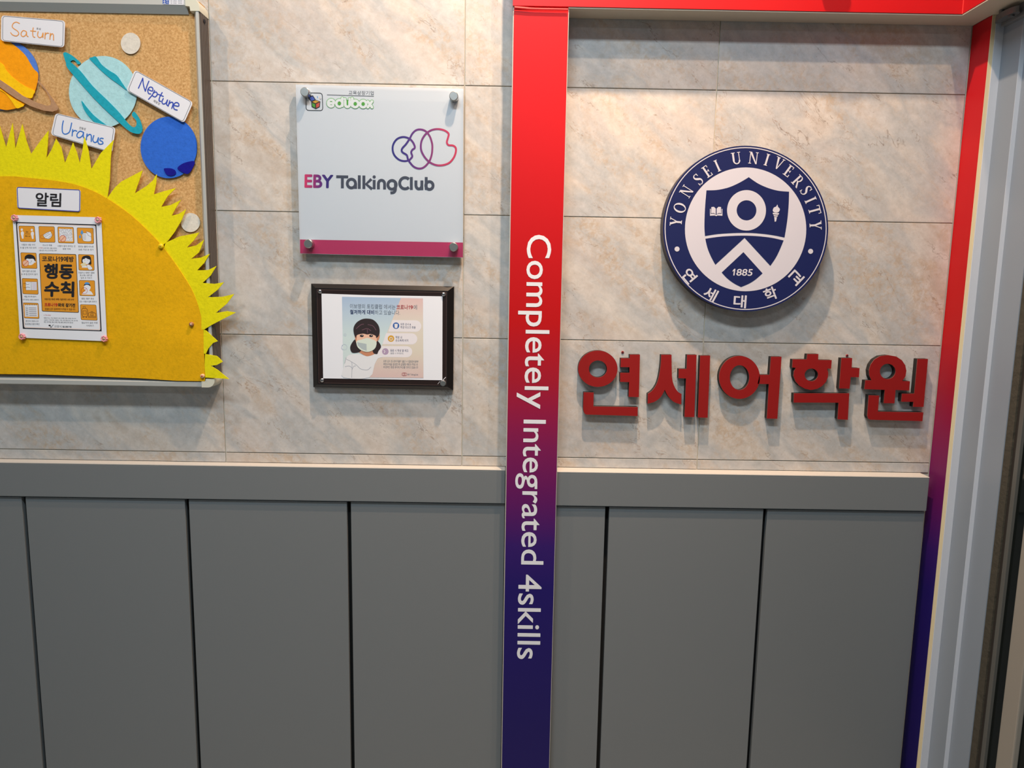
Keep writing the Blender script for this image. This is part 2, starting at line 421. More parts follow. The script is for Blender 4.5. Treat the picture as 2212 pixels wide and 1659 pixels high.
# tiles of the back wall: 600 x 300 mm, aligned seams at x = k * 0.6, z = 1.0 + k * 0.3
def tile_mesh(wd, ht):
    mb = MB(); g = 0.0011; mb.box(g, wd-g, 0.0, 0.0034, g, ht-g, M['marble'], bev=0.0008)
    me = bpy.data.meshes.new('tile'); me.from_pydata(mb.v, [], mb.f); me.materials.append(M['marble']); me.update(); return me
TM = {}
cols = [(-1.8, -1.2), (-1.2, -0.6), (-0.6, 0.0), (0.0, 0.6), (0.6, 1.2), (1.2, XR-0.001)]
rows = [(0.974, 1.0)]+[(1.0+0.3*i, 1.3+0.3*i) for i in range(8)]
random.seed(4)
for zi, (z0, z1) in enumerate(rows):
    z1 = min(z1, ZC)
    for x0, x1 in cols:
        k = (round(x1-x0, 3), round(z1-z0, 3))
        if k not in TM: TM[k] = tile_mesh(*k)
        t = bpy.data.objects.new('tile', TM[k]); COL.objects.link(t); t.parent = wall_back
        t.location = (x0, random.uniform(0, 0.0003), z0)

# ------------------------------------------------------------------ wainscots
def wainscot(name, xa, xb, yf, grooves, ztop, end_edge=None):
    root = MB(); root.box(xa, xb, -0.004 if yf > -0.035 else -0.010, 0.0035, 0.0, ztop-0.02, M['dark_gap'])
    r = struct(root.build(name))
    yp = yf+0.0065
    xs = [xa]+grooves+[xb]
    for i in range(len(xs)-1):
        a = xs[i]+(0.005 if i else 0.001); b = xs[i+1]-(0.005 if i < len(xs)-2 else 0.001)
        mb = MB(); mb.box(a, b, yp, yp+0.014, 0.0, ztop-0.0915, M['grey'], bev=0.0012); mb.build('panel', r)
    mb = MB(); mb.box(xa, xb-0.001, yf, 0.003, ztop-0.0885, ztop-0.0035, M['grey'], bev=0.0015)
    mb.build('rail', r)
    mb = MB(); mb.box(xa, xb-0.001, yf-0.0004, 0.003, ztop-0.0035, ztop, M['cream'], bev=0.0015)  # cream moulding; its pale colour also paints in strong light on the rail top
    q = mb.build('cap_strip', r); q['label'] = 'pale cream top edge of the grey rail, tinted as strongly lit'
    return r
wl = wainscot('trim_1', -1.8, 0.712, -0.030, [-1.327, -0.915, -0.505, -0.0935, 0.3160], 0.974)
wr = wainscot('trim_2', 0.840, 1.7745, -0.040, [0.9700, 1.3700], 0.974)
mb = MB(); mb.box(1.7738, 1.7748, -0.0300, 0.003, 0.0, 0.880, mat('edging', (170, 166, 158), 0.5))
q = mb.build('end_strip', wr); q['label'] = 'thin pale edging at the right end of the panelling'

# ------------------------------------------------------------------ red portal: post, header, side board
YP = -0.060
PX0, PX1 = 0.7145, 0.8375
HZ = 2.055
post = thing('sign_post', (0.776, -0.03, 0), 'tall flat post fading from red to navy with white vertical lettering', 'post')
mb = MB(); mb.box(PX0, PX1, YP, -0.001, 0, HZ+0.006, M['portal']); mb.build('post_face', post)
mb = MB()
mb.box(PX0-0.0022, PX0-0.0002, YP+0.001, -0.0006, 0, HZ+0.005, M['cream']); mb.build('edge_strip', post)
mb = MB(); mb.box(PX1+0.0002, PX1+0.0015, YP+0.001, -0.0006, 0, HZ, M['cream']); mb.build('edge_strip', post)
def lx(y): return 1123.2-(y-506.6)*0.01745
def word_part(wd, ya, yb, hh, off):
    mb = MB(); mb.text(wd, (lx(ya)+off, ya), (lx(yb)+off, yb), hh, YP-0.0004, M['txt_white'], 0.006, 6); mb.build('lettering', post)['label'] = 'white vertical word '+wd
word_part('Completely', 506.6, 882.5, 69.0, -1.0); word_part('Integrated', 906.0, 1219.0, 64.0, -1.0); word_part('4skills', 1241.0, 1423.6, 50.5, 9.3)

XH = 1.730
hd = thing('header_box', (1.25, -0.03, HZ), 'bright red boxed header across the top turning the corner at right', 'header')
mb = MB(); mb.box(PX0-0.003, XR-0.0002, YP-0.003, -0.001, HZ+0.003, 2.62, M['header']); mb.build('front_box', hd)
mb = MB(); mb.box(XH, XR, -1.15, YP-0.0035, HZ+0.003, 2.62, M['header']); mb.build('side_box', hd)
mb = MB(); mb.box(PX1, XR-0.001, YP-0.001, -0.0006, HZ, HZ+0.0028, M['soffit']); mb.box(XH+0.001, XR+0.028, -1.15, YP-0.001, HZ, HZ+0.0028, M['soffit'])
mb.build('soffit_board', hd)['label'] = 'beige underside of the header'
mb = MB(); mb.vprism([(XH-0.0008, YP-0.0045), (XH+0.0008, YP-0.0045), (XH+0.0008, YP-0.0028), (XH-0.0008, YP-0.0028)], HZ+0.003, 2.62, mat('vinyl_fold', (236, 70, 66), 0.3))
mb.build('corner_fold', hd)
mb = MB()
V, F, dm = glyphs('EBY TalkingClub', 0.0, 4)
LX0, LX1, LZ0, LZ1 = 0.792, 1.70, 2.130, 2.290
P3 = [(LX0+u*(LX1-LX0), -0.094, LZ0+v*(LZ1-LZ0)) for u, v in V]
mb.add(P3, F, M['txt_white'], True); mb.add([(x, -0.066, z) for x, y, z in P3], F, M['txt_white'])
ec = {}
for f in F:
    for i in range(len(f)):
        e = tuple(sorted((f[i], f[(i+1) % len(f)]))); ec[e] = ec.get(e, 0)+1
ed = [e for e, n in ec.items() if n == 1]
mb.add(P3+[(x, -0.066, z) for x, y, z in P3], [(a, b, b+len(P3), a+len(P3)) for a, b in ed], M['txt_white'])
mb.build('raised_lettering', hd)
# wrinkle of the vinyl where the post meets the header
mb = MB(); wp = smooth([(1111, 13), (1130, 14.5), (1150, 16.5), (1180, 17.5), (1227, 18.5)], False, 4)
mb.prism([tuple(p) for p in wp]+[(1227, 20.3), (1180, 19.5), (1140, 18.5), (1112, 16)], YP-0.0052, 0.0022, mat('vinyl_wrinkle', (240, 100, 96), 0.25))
mb.build('vinyl_lip', hd)

YA = -0.069
sd = thing('side_board', (XR, -0.035, 0), 'narrow red-to-navy board on the side wall between tiles and door frame', 'board')
mb = MB(); mb.box(XR, XR+0.0085, YA, -0.0006, 0, HZ-0.0005, M['portal']); mb.build('printed_face', sd)
mb = MB(); mb.box(XR+0.0002, XR+0.0087, YA-0.0015, YA-0.0001, 0, HZ-0.0005, mat('board_edge', (226, 208, 168), 0.6)); q = mb.build('edge_strip', sd); q['label'] = 'cream cut edge of the board'

# ------------------------------------------------------------------ right side wall and glass door
wrt = slab('wall_right', XR+0.009, XR+0.14, -0.067, 0.0036, 0.0, ZC, M['white'])
slab('wall_right_over_door', XR+0.030, XR+0.16, -2.9, -0.067, HZ+0.003, ZC, M['white']).name = 'wall_right_lintel'
slab('wall_right_far', XR+0.03, XR+0.16, -5.6, -1.45, 0.0, HZ, M['white']).name = 'wall_right_near'
sxf = lambda px, X, y=1003: float(unx((px, y), X)[1])
X1 = float(un([(2053.5, 1003)], YA-0.002)[0, 0]); X2 = float(un([(2070.5, 1003)], YA-0.003)[0, 0])
Y2 = sxf(2107.5, X2); X3 = float(un([(2117.0, 1003)], Y2)[0, 0]); Y3 = sxf(2164, X3)
X4 = float(un([(2168, 1003)], Y3)[0, 0])
Y4 = sxf(2181, X4)
door = MB(); door.box(X2+0.045, X2+0.06, -1.4, YA-0.003, 0, HZ-0.002, M['dark_gap']); dr = struct(door.build('door_1'))
M['lit_step'] = mat('frame_lit_tone', (196, 202, 212), 0.4)  # paler frame tone: light caught by the room-facing steps is put into the colour
mb = MB(); mb.box(X1, X2+0.0003, YA-0.0042, YA-0.002, 0, HZ-0.001, M['lit_step'], bev=0.0004); mb.build('lit_step', dr)
mb = MB(); mb.box(X2+0.0003, X3+0.0003, Y2-0.0008, Y2+0.001, 0, HZ-0.001, M['lit_step'], bev=0.0003); mb.build('lit_step', dr)
mb = MB()
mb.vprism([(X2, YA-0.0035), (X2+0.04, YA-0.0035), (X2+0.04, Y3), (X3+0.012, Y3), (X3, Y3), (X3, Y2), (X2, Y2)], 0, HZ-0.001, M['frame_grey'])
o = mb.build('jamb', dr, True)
mb = MB(); mb.vprism([(X3+0.002, Y3-0.0003), (X4+0.02, Y3-0.0003), (X4+0.02, Y4), (X4, Y4), (X4-0.002, Y3-0.004)], 0, HZ-0.03, mat('sealant', (66, 62, 52), 0.7, bump=(60, 0.6, 0.004)))
mb.build('sealant_strip', dr, True)
Y5 = sxf(2191, X4+0.004); Y6 = sxf(2200, X4+0.004)
mb = MB(); mb.box(X4+0.004, X4+0.02, Y5, Y4-0.0003, 0, HZ-0.03, mat('rubber', (44, 40, 36), 0.6)); mb.build('rubber_seal', dr)
mb = MB(); mb.box(X4+0.003, X4+0.018, Y6, Y5-0.0003, 0, HZ-0.03, mat('seal_grey', (92, 92, 88), 0.35), bev=0.001); mb.build('edge_channel', dr)
mb = MB(); mb.box(X4+0.010, X4+0.020, Y6-0.9, Y6-0.0003, 0, HZ-0.03, mat('dark_glass', (10, 16, 15), 0.08)); mb.build('glass_pane', dr)
ys0 = sxf(2160, X4, 1600); ys1 = sxf(2196, X4, 1600)
mb = MB(); mb.box(X4-0.004, X4+0.0098, ys1, ys0, 0, HZ-0.03, mat('stile', (150, 144, 134), 0.4), bev=0.003); o = mb.build('door_stile', dr); o['label'] = 'beige metal door stile'
# head rail of the frame
zh0 = float(unx((2212, 33), X2)[2]); zh1 = HZ-0.0008
mb = MB(); mb.box(X2-0.012, X2+0.045, -1.1, float(unx((2164, 40), X2-0.012)[1]), zh1-0.028, zh1, M['frame_head'], bev=0.001); mb.build('head_rail', dr)
# top pivot bracket of the door
pv = thing('pivot_bracket', tuple(unx((2165, 42), X2-0.02)), 'grey rounded metal door pivot bracket under the header corner', 'bracket')
pc = unx((2166, 40), X2-0.03)
mb = MB(); zt = HZ-0.010
lens = [(pc[0]+0.006+0.012*math.cos(a_), pc[1]-0.006+0.036*math.sin(a_)) for a_ in [2*math.pi*i/28 for i in range(28)]]
mb.vprism(lens, zt-0.013, zt, M['metal_dk']); mb.build('arm_plate', pv, recalc=True)
mb = MB(); cir = lambda x, y, r: [(x+r*math.cos(2*math.pi*i/20), y+r*math.sin(2*math.pi*i/20)) for i in range(20)]
mb.vprism(cir(pc[0]+0.004, pc[1]-0.022, 0.006), zt-0.017, zt-0.0131, M['metal_dk']); mb.build('pivot_pin', pv, recalc=True)
mb = MB(); mb.vprism(cir(pc[0]+0.004, pc[1]+0.012, 0.005), zt, HZ-0.0002, M['metal_dk']); mb.build('mounting_post', pv, recalc=True)

def one(mb, bl, br, h, Y, m, w=0.16, shear=0.0):
    """a figure 1 with its flag, set between two baseline points"""
    bl = np.array(bl, float); d = np.array(br, float)-bl; L = np.linalg.norm(d); u = np.array([d[1], -d[0]])/L; e = d/L
    f = lambda x, y: tuple(bl+d*x+u*h*y+e*shear*y*h)
    mb.flat([f(0.5, 0), f(0.5, 0.72), f(0.08, 0.56), f(0.08, 0.76), f(0.55, 1), f(0.95, 1), f(0.95, 0)], Y, m)
# ------------------------------------------------------------------ round university seal
YS = -0.036
S = FR(1400, 290, 4.0452)
seal = thing('round_seal', tuple(un(S((852, 826)), YS/2)[0]), 'round navy and white university seal plate on the marble tiles', 'sign')
mb = MB(); mb.prism(S(ell(852, 824, 722, 724, 96)), YS, 0.032, M['seal_navy'], M['seal_side']); mb.build('disc', seal)
mb = MB(); mb.flat([S(ell(852, 824, 708, 711, 96)), S(ell(852, 824, 700, 703, 96))], YS-0.0003, M['seal_white'])
mb.build('rim_line', seal)
mb = MB(); mb.flat(S(ell(852, 831, 530, 541, 96)), YS-0.0003, M['seal_white']); mb.build('white_field', seal)
sh = MB(); Y1_ = YS-0.0006; Y2_ = YS-0.0009
shield = smooth([(510, 490), (600, 487), (700, 466), (795, 425), (880, 375)], False)+smooth([(880, 375), (960, 430), (1050, 470), (1140, 494), (1232, 502)], False)[1:]
shield += smooth([(1232, 502), (1228, 620), (1215, 760), (1192, 902)], False)[1:]+smooth([(1192, 902), (1080, 880), (950, 865), (845, 861), (720, 864), (600, 873), (497, 889)], False)[1:]
shield += smooth([(497, 889), (492, 800), (497, 650), (510, 490)], False)[1:-1]
sh.flat(S(shield), Y1_, M['seal_navy'])
low = smooth([(500, 913), (620, 896), (740, 888), (845, 886), (960, 891), (1080, 905), (1184, 928)], False)+smooth([(1184, 928), (1150, 1010), (1115, 1080), (1068, 1150)], False)[1:]+[(843, 905), (588, 1140)]
low += smooth([(588, 1140), (550, 1070), (518, 990), (500, 913)], False)[1:-1]
sh.flat(S(low), Y1_, M['seal_navy'])
sh.flat(S([(833, 1030), (1000, 1215)]+smooth([(1000, 1215), (940, 1268), (880, 1306), (812, 1335)], False)[1:]+smooth([(812, 1335), (750, 1303), (690, 1258), (643, 1208)], False)[1:]), Y1_, M['seal_navy'])
sh.flat([S(ell(860, 665, 170, 177, 64)), S(ell(860, 665, 86, 88, 64))], Y2_, M['seal_white'])
one(sh, S((731, 1234))[0], S((756, 1234))[0], 58/S.s, Y2_, M['seal_white'], shear=0.15); sh.text('885', S((768, 1236))[0], S((908, 1238))[0], 60/S.s, Y2_, M['seal_white'], 0.015, 4, shear=0.15)
# open book
for sgn in (-1, 1):
    cx = 595
    pg = [(cx+sgn*4, 650), (cx+sgn*20, 634), (cx+sgn*42, 636), (cx+sgn*44, 690), (cx+sgn*22, 688), (cx+sgn*4, 700)]
    sh.flat(S(pg), Y2_, M['seal_white'])
    sh.flat(S([(cx, 704), (cx+sgn*24, 694), (cx+sgn*48, 696), (cx+sgn*48, 652), (cx+sgn*54, 652), (cx+sgn*54, 712), (cx+sgn*10, 710), (cx, 716)]), Y2_, M['seal_white'])
# torch
sh.flat(S(smooth([(1090, 660), (1100, 640), (1118, 632), (1130, 615), (1136, 636), (1150, 650), (1148, 670), (1132, 684), (1106, 684), (1092, 674)])), Y2_, M['seal_white'])
sh.flat(S([(1088, 686), (1146, 690), (1138, 704), (1092, 700)]), Y2_, M['seal_white'])
sh.flat(S([(1096, 706), (1136, 709), (1130, 720), (1100, 717)]), Y2_, M['seal_white'])
sh.flat(S([(1102, 722), (1126, 724), (1118, 762), (1106, 764)]), Y2_, M['seal_white'])
sh.build('shield_emblem', seal)
# serif capitals, unit height, drawn as strokes
def R_(x0, y0, x1, y1): return [(x0, y0), (x1, y0), (x1, y1), (x0, y1)]
def serif(x, y, h=0.13): return R_(x-h, y, x+h, y+0.055) if y < 0.5 else R_(x-h, y-0.055, x+h, y)
TK, TN = 0.085, 0.035
def arcb(cx, cy, rx, ry, a0, a1, w0, w1, n=14):
    pts = ell(cx, cy, rx, ry, n, a0, a1); ws = [w0+(w1-w0)*math.sin(math.pi*i/(n-1)) for i in range(n)]
    A, B = ribbon(pts, ws); return [tuple(p) for p in A]+[tuple(p) for p in B[::-1]]
def GL(ch):
    if ch == 'I': return 0.32, [[R_(0.16-TK, 0, 0.16+TK, 1)], [serif(0.16, 0, 0.16)], [serif(0.16, 1, 0.16)]]
    if ch == 'E': return 0.62, [[R_(0.12, 0, 0.12+2*TK, 1)], [R_(0.02, 0, 0.6, 0.06)], [R_(0.02, 0.94, 0.56, 1)], [R_(0.2, 0.48, 0.48, 0.54)], [R_(0.52, 0, 0.59, 0.24)], [R_(0.5, 0.78, 0.56, 1)], [R_(0.44, 0.4, 0.5, 0.62)]]
    if ch == 'T': return 0.78, [[R_(0.39-TK, 0, 0.39+TK, 1)], [serif(0.39, 0, 0.18)], [R_(0.0, 0.93, 0.78, 1)], [R_(0, 0.76, 0.06, 1)], [R_(0.72, 0.76, 0.78, 1)]]
    if ch == 'N': return 0.86, [[R_(0.14-TN, 0, 0.14+TN, 1)], [R_(0.74-TN, 0, 0.74+TN, 1)], [[(0.06, 1), (0.26, 1), (0.78, 0), (0.66, 0)]], [serif(0.14, 0, 0.13)], [serif(0.1, 1, 0.1)], [serif(0.74, 1, 0.13)]]
    if ch == 'U': return 0.84, [[R_(0.17-TK, 0.3, 0.17+TK, 1)], [R_(0.7-TN, 0.3, 0.7+TN, 1)], [arcb(0.43, 0.32, 0.265, 0.28, 180, 360, 0.15, 0.09)], [serif(0.17, 1, 0.18)], [serif(0.7, 1, 0.14)]]
    if ch == 'V': return 0.84, [[[(0.1, 1), (0.3, 1), (0.5, 0), (0.4, 0)]], [[(0.7, 1), (0.78, 1), (0.5, 0), (0.42, 0)]], [serif(0.19, 1, 0.19)], [serif(0.72, 1, 0.13)]]
    if ch == 'Y': return 0.8, [[R_(0.4-TK, 0, 0.4+TK, 0.48)], [[(0.08, 1), (0.28, 1), (0.49, 0.42), (0.33, 0.42)]], [[(0.66, 1), (0.74, 1), (0.47, 0.4), (0.41, 0.46)]], [serif(0.4, 0, 0.17)], [serif(0.16, 1, 0.17)], [serif(0.69, 1, 0.13)]]
    if ch == 'O': return 0.92, [[ell(0.46, 0.5, 0.44, 0.52, 36), ell(0.46, 0.5, 0.27, 0.455, 36)]]
    if ch == 'R': return 0.8, [[R_(0.12, 0, 0.12+2*TK, 1)], [serif(0.2, 0, 0.18)], [R_(0.02, 0.945, 0.4, 1)], [R_(0.2, 0.46, 0.4, 0.51)], [arcb(0.38, 0.73, 0.17, 0.24, -90, 90, 0.05, 0.13)], [[(0.3, 0.5), (0.46, 0.5), (0.82, 0), (0.64, 0)]]]
    if ch == 'S':
        A, B = ribbon(smooth([(0.5, 0.83), (0.4, 0.955), (0.25, 0.965), (0.12, 0.85), (0.14, 0.68), (0.3, 0.53), (0.46, 0.4), (0.49, 0.2), (0.36, 0.05), (0.2, 0.035), (0.06, 0.17)], False, 4),
                      [0.05+0.13*math.exp(-((i-20)/9.0)**2) for i in range(41)])
        return 0.58, [[[tuple(p) for p in A]+[tuple(p) for p in B[::-1]]], [R_(0.02, 0.0, 0.07, 0.26)], [R_(0.48, 0.74, 0.53, 1)]]
def put(mb, ch, cx, cy, ang, hh, Y, m):
    wd, parts = GL(ch); ca, sa = math.cos(ang), math.sin(ang)
    for loops in parts:
        out = []
        for l in loops:
            out.append(S([(cx+((x-wd/2)*hh*0.92)*ca+((y-0.5)*hh)*sa, cy+((x-wd/2)*hh*0.92)*sa-((y-0.5)*hh)*ca) for x, y in l]))
        mb.flat(out, Y, m)
for ch, x, y in (('Y', 243, 765), ('O', 277, 643), ('N', 335, 500), ('S', 437, 395), ('E', 515, 325), ('I', 605, 275), ('U', 770, 210), ('N', 920, 207), ('I', 1038, 223),
                 ('V', 1140, 255), ('E', 1228, 320), ('R', 1310, 410), ('S', 1380, 490), ('I', 1420, 575), ('T', 1455, 665), ('Y', 1463, 795)):
    rl = MB(); put(rl, ch, x, y, math.atan2(x-852, 826-y), 104, Y1_, M['seal_white']); rl.build('ring_letter', seal)
for ch, x, y in (('연', 360, 1237), ('세', 546, 1396), ('대', 803, 1461), ('학', 1070, 1395), ('교', 1292, 1250)):
    a = math.atan2(-(x-852), y-826); ca, sa = math.cos(a), math.sin(a); hw = 56; hh = 57
    bl = (x-hw*ca-hh*sa, y-hw*sa+hh*ca); br = (x+hw*ca-hh*sa, y+hw*sa+hh*ca)
    rk = MB(); rk.text(ch, S(bl)[0], S(br)[0], 2*hh/S.s, Y1_, M['seal_white'], 0.02, 4); rk.build('korean_letter', seal)
for dx_, dy_ in ((253, 1003), (1420, 1023)):
    rk = MB(); rk.flat(S(ell(dx_, dy_, 22, n=24)), Y1_, M['seal_white']); rk.build('dot', seal)

# ------------------------------------------------------------------ five raised red letters
YL = -0.0175
def letter(label, center_px, solids):
    t = thing('raised_letter', tuple(un([center_px], -0.009)[0]), label, 'sign letter', 'raised red letters on the tiles')
    fc = MB(); bd = MB()
    for loops in solids:
        if not isinstance(loops[0], list): loops = [loops]
        fc.prism(loops, YL, 0.0022, M['let_red'], M['let_edge'])
        sh_ = [[tuple(p) for p in l] for l in loops]
        # foam body right behind the face, same outline
        pts = [p for l in sh_ for p in l]
        Fv = un(pts, YL)+np.array([0, 0.0023, 0]); Bv = Fv+np.array([0, 0.0150, 0]); n = len(pts)
        T = [tuple(x) for x in tessellate_polygon([[Vector((p[0], p[1], 0)) for p in l] for l in sh_])]
        F = []; b = 0
        for l in sh_:
            L_ = len(l); F += [(b+i, b+(i+1) % L_, n+b+(i+1) % L_, n+b+i) for i in range(L_)]; b += L_
        bd.add(np.vstack([Fv, Bv]), F+T+[tuple(n+i for i in x) for x in T], M['let_side'])
    fc.build('face', t); bd.build('foam_body', t)
L1 = FR(1240, 745, 9.757); L2 = FR(1390, 745, 9.757); L3 = FR(1540, 745, 9.757); L4 = FR(1695, 745, 9.757); L5 = FR(1850, 745, 9.757)
letter('raised red Korean letter, leftmost of the five beside the post', (1312, 830), [
    [L1(ell(502, 503, 415, 382, 56)), L1(ell(504, 508, 190, 180, 40))],
    L1([(1175, 205), (1390, 205), (1366, 1100), (1150, 1095), (1162, 785), (972, 778), (972, 588), (1168, 590), (1170, 470), (980, 468), (985, 282), (1175, 282)]),
    L1([(202, 1000), (415, 1005), (408, 1298), (1345, 1312), (1340, 1500), (260, 1468), (222, 1445), (200, 1390), (192, 1320)])])
letter('raised red Korean letter second from left, with a tent-shaped stroke', (1460, 830), [
    L2(smooth([(375, 208), (365, 400), (330, 640), (280, 820), (190, 960), (92, 1032)], False)+smooth([(88, 1240), (240, 1195), (370, 1090), (450, 945)], False)+smooth([(450, 945), (520, 1080), (640, 1200), (795, 1258)], False)[1:]+smooth([(803, 1035), (730, 990), (660, 890), (610, 740), (596, 520), (592, 208)], False)),
    L2([(920, 210), (1120, 210), (1072, 1522), (865, 1520), (898, 708), (740, 702), (745, 506), (908, 508)]),
    L2([(1196, 228), (1408, 225), (1352, 1535), (1146, 1530)])])
letter('raised red Korean letter in the middle, a ring joined to an upright bar', (1618, 830), [
    [L3(ell(560, 685, 430, 453, 60)), L3(ell(562, 690, 205, 262, 44))],
    L3([(1225, 250), (1448, 250), (1358, 1558), (1138, 1552), (1180, 826), (940, 822), (985, 632), (1196, 632)])])
letter('raised red Korean letter fourth from left, with a small capped ring', (1773, 830), [
    [L4([(170, 306), (466, 306), (478, 194), (712, 194), (706, 318), (994, 322), (978, 502), (896, 500), (918, 590), (912, 680), (870, 780), (790, 865), (690, 925), (560, 952), (430, 925), (310, 860), (230, 770), (188, 660), (196, 560), (240, 484), (160, 476)]), L4(ell(563, 632, 142, 134, 36))],
    L4([(1198, 278), (1424, 278), (1412, 486), (1580, 490), (1566, 682), (1392, 680), (1368, 922), (1150, 918)]),
    L4([(196, 1022), (1362, 1022), (1332, 1580), (1118, 1568), (1138, 1218), (190, 1216)])])
letter('raised red Korean letter, rightmost of the five beside the side board', (1932, 830), [
    [L5([(190, 748), (318, 748), (275, 650), (266, 540), (300, 420), (380, 310), (500, 238), (670, 215), (840, 245), (960, 325), (1030, 430), (1054, 545), (1035, 660), (965, 762), (1130, 768), (1112, 962), (825, 950), (802, 1232), (578, 1228), (600, 948), (170, 932)]), L5(ell(660, 560, 166, 162, 36))],
    L5([(1290, 296), (1510, 296), (1415, 1308), (1196, 1306), (1205, 1200), (948, 1198), (962, 1030), (1222, 1028)]),
    L5([(262, 1062), (482, 1070), (452, 1408), (1412, 1425), (1392, 1608), (300, 1578), (250, 1555), (230, 1500)])])
for px, lb in (((1345, 761), 'tiny red screw plug above the leftmost red letter'), ((1830, 768.3), 'tiny red screw plug above the fourth red letter')):
    c = un([px], -0.001)[0]; mb = MB(); mb.cyl(c, 0.0034, -0.0015, 0.004, mat('plug_red', (150, 34, 38), 0.5), 16, 0.0005)
    mb.cyl(c, 0.0018, -0.0017, -0.0014, M['ink'], 12)
    tag(mb.build('screw_plug'), lb, 'screw', 'screw plugs above the red letters')

# ------------------------------------------------------------------ acrylic name plate
A = FR(620, 160, 4.0475)
YK = -0.0165
sg = thing('acrylic_sign', tuple(un([(820, 370)], -0.015)[0]), 'square white acrylic name plate with crimson bottom band on four standoffs', 'sign')
quad = A([(76, 92), (1543, 128), (1538, 1605), (113, 1570)])
mb = MB(); mb.prism(quad, YK, 0.008, mat('plate_white', (206, 213, 222), 0.5), M['acr_edge']); mb.build('back_plate', sg)
mb = MB(); mb.flat(A([(113, 1446), (1540, 1473), (1538, 1603), (115, 1568)]), YK-0.0002, mat('crimson_print', (178, 40, 92), 0.5)); mb.build('crimson_band', sg)
pr = MB(); YQ = YK-0.0003
E0 = FR(640, 180, 12.289)
SX0, SX1 = float(un([(657, 390)], YQ)[0, 0]), float(un([(722, 390)], YQ)[0, 0])
mg = gradz('logo_gradient_a', [(0, C3((214, 54, 104))), (0.45, C3((120, 40, 120))), (0.7, C3((60, 36, 124))), (1, C3((44, 36, 110)))], SX0, SX1, 'X')
pr.text('EBY', A((152, 993))[0], A((403, 998))[0], 117/A.s, YQ, mg, 0.028, 4)
sl = mat('slate_ink', (60, 66, 84), 0.5); wS = 25/A.s
pr.build('letters', sg); pr = MB()
def st(pts, closed=False, cap=False, wd=wS): pr.stroke(A(pts), wd, YQ, sl, closed, cap)
st([(430, 897), (535, 899)], cap=False); st([(484, 897), (484, 998)])
st(ell(563, 957, 36, 38, 32), True); st([(600, 955), (600, 1003)])
st([(632, 885), (632, 1003)]); st([(672, 887), (672, 1004)]); st([(738, 918), (692, 962), (744, 1006)]); st([(762, 925), (762, 1006)])
pr.flat(A(ell(762, 899, 14, n=20)), YQ, sl)
st([(799, 1007), (799, 962)]+ell(826, 958, 27, 30, 12, 180, 360)+[(853, 1008)])
st(ell(918, 968, 36, 38, 32), True); st([(948, 940), (948, 1005)]+ell(920, 1005, 28, 32, 8, 0, 80)+[(904, 1038)])
st(ell(1032, 954, 47, 49, 26, 45, 315)); st([(1087, 900), (1087, 1012)])
st([(1127, 930), (1127, 975)]+ell(1153, 972, 26, 32, 12, 180, 0)+[(1179, 930)]); st([(1179, 930), (1179, 1014)])
st([(1217, 900), (1217, 1012)]); st(ell(1245, 974, 32, 34, 30), True)
pr.build('wordmark', sg); pr = MB()
pr.text('교육상장기업', E0((1388, 300))[0], E0((2055, 312))[0], 108/E0.s, YQ, M['ink_grey'], 0.0)
pr.stroke(E0([(815, 306), (2060, 342)]), 1.3, YQ, M['ink_grey'], False, False)
pr.build('small_heading', sg); pr = MB()
gr = mat('logo_green', (84, 170, 70), 0.5); wh = mat('logo_white', (220, 226, 228), 0.5); gf = mat('logo_green_fill', (76, 160, 52), 0.5)
# green outlined lower-case word, rounded strokes: green under-stroke, white over-stroke
def word(ptsl, closed=False):
    pr.stroke(E0(ptsl), 96/E0.s, YQ, gr, closed); pr.stroke(E0(ptsl), 70/E0.s, YQ-0.0003, wh, closed)
for cx, cy in ((925, 525), (1143, 532), (1565, 545), (1775, 548)): pr.flat(E0(ell(cx, cy, 55, n=24)), YQ-0.0001, gf)
pr.flat(E0([(1290, 440), (1430, 440), (1430, 560), (1290, 560)]), YQ-0.0001, gf)
word([(880, 530), (1008, 530)]+ell(925, 525, 82, 88, 26, -10, -310)[1:])
word(ell(1143, 532, 80, 88, 30), True); word([(1222, 395), (1222, 600)])
word([(1300, 470), (1300, 560)]+ell(1358, 560, 58, 66, 12, 180, 0)+[(1416, 470)])
word([(1290, 415), (1292, 418)]); word([(1412, 418), (1413, 420)])
word([(1484, 400), (1484, 600)]); word(ell(1565, 545, 80, 86, 30), True)
word(ell(1775, 548, 80, 86, 30), True); word([(1900, 480), (2010, 635)]); word([(2010, 480), (1900, 635)])
for cx, cy in ((1143, 532), (1565, 545), (1775, 548)): pr.flat(E0(ell(cx, cy, 46, n=24)), YQ-0.0005, gf)
pr.build('green_wordmark', sg); pr = MB()
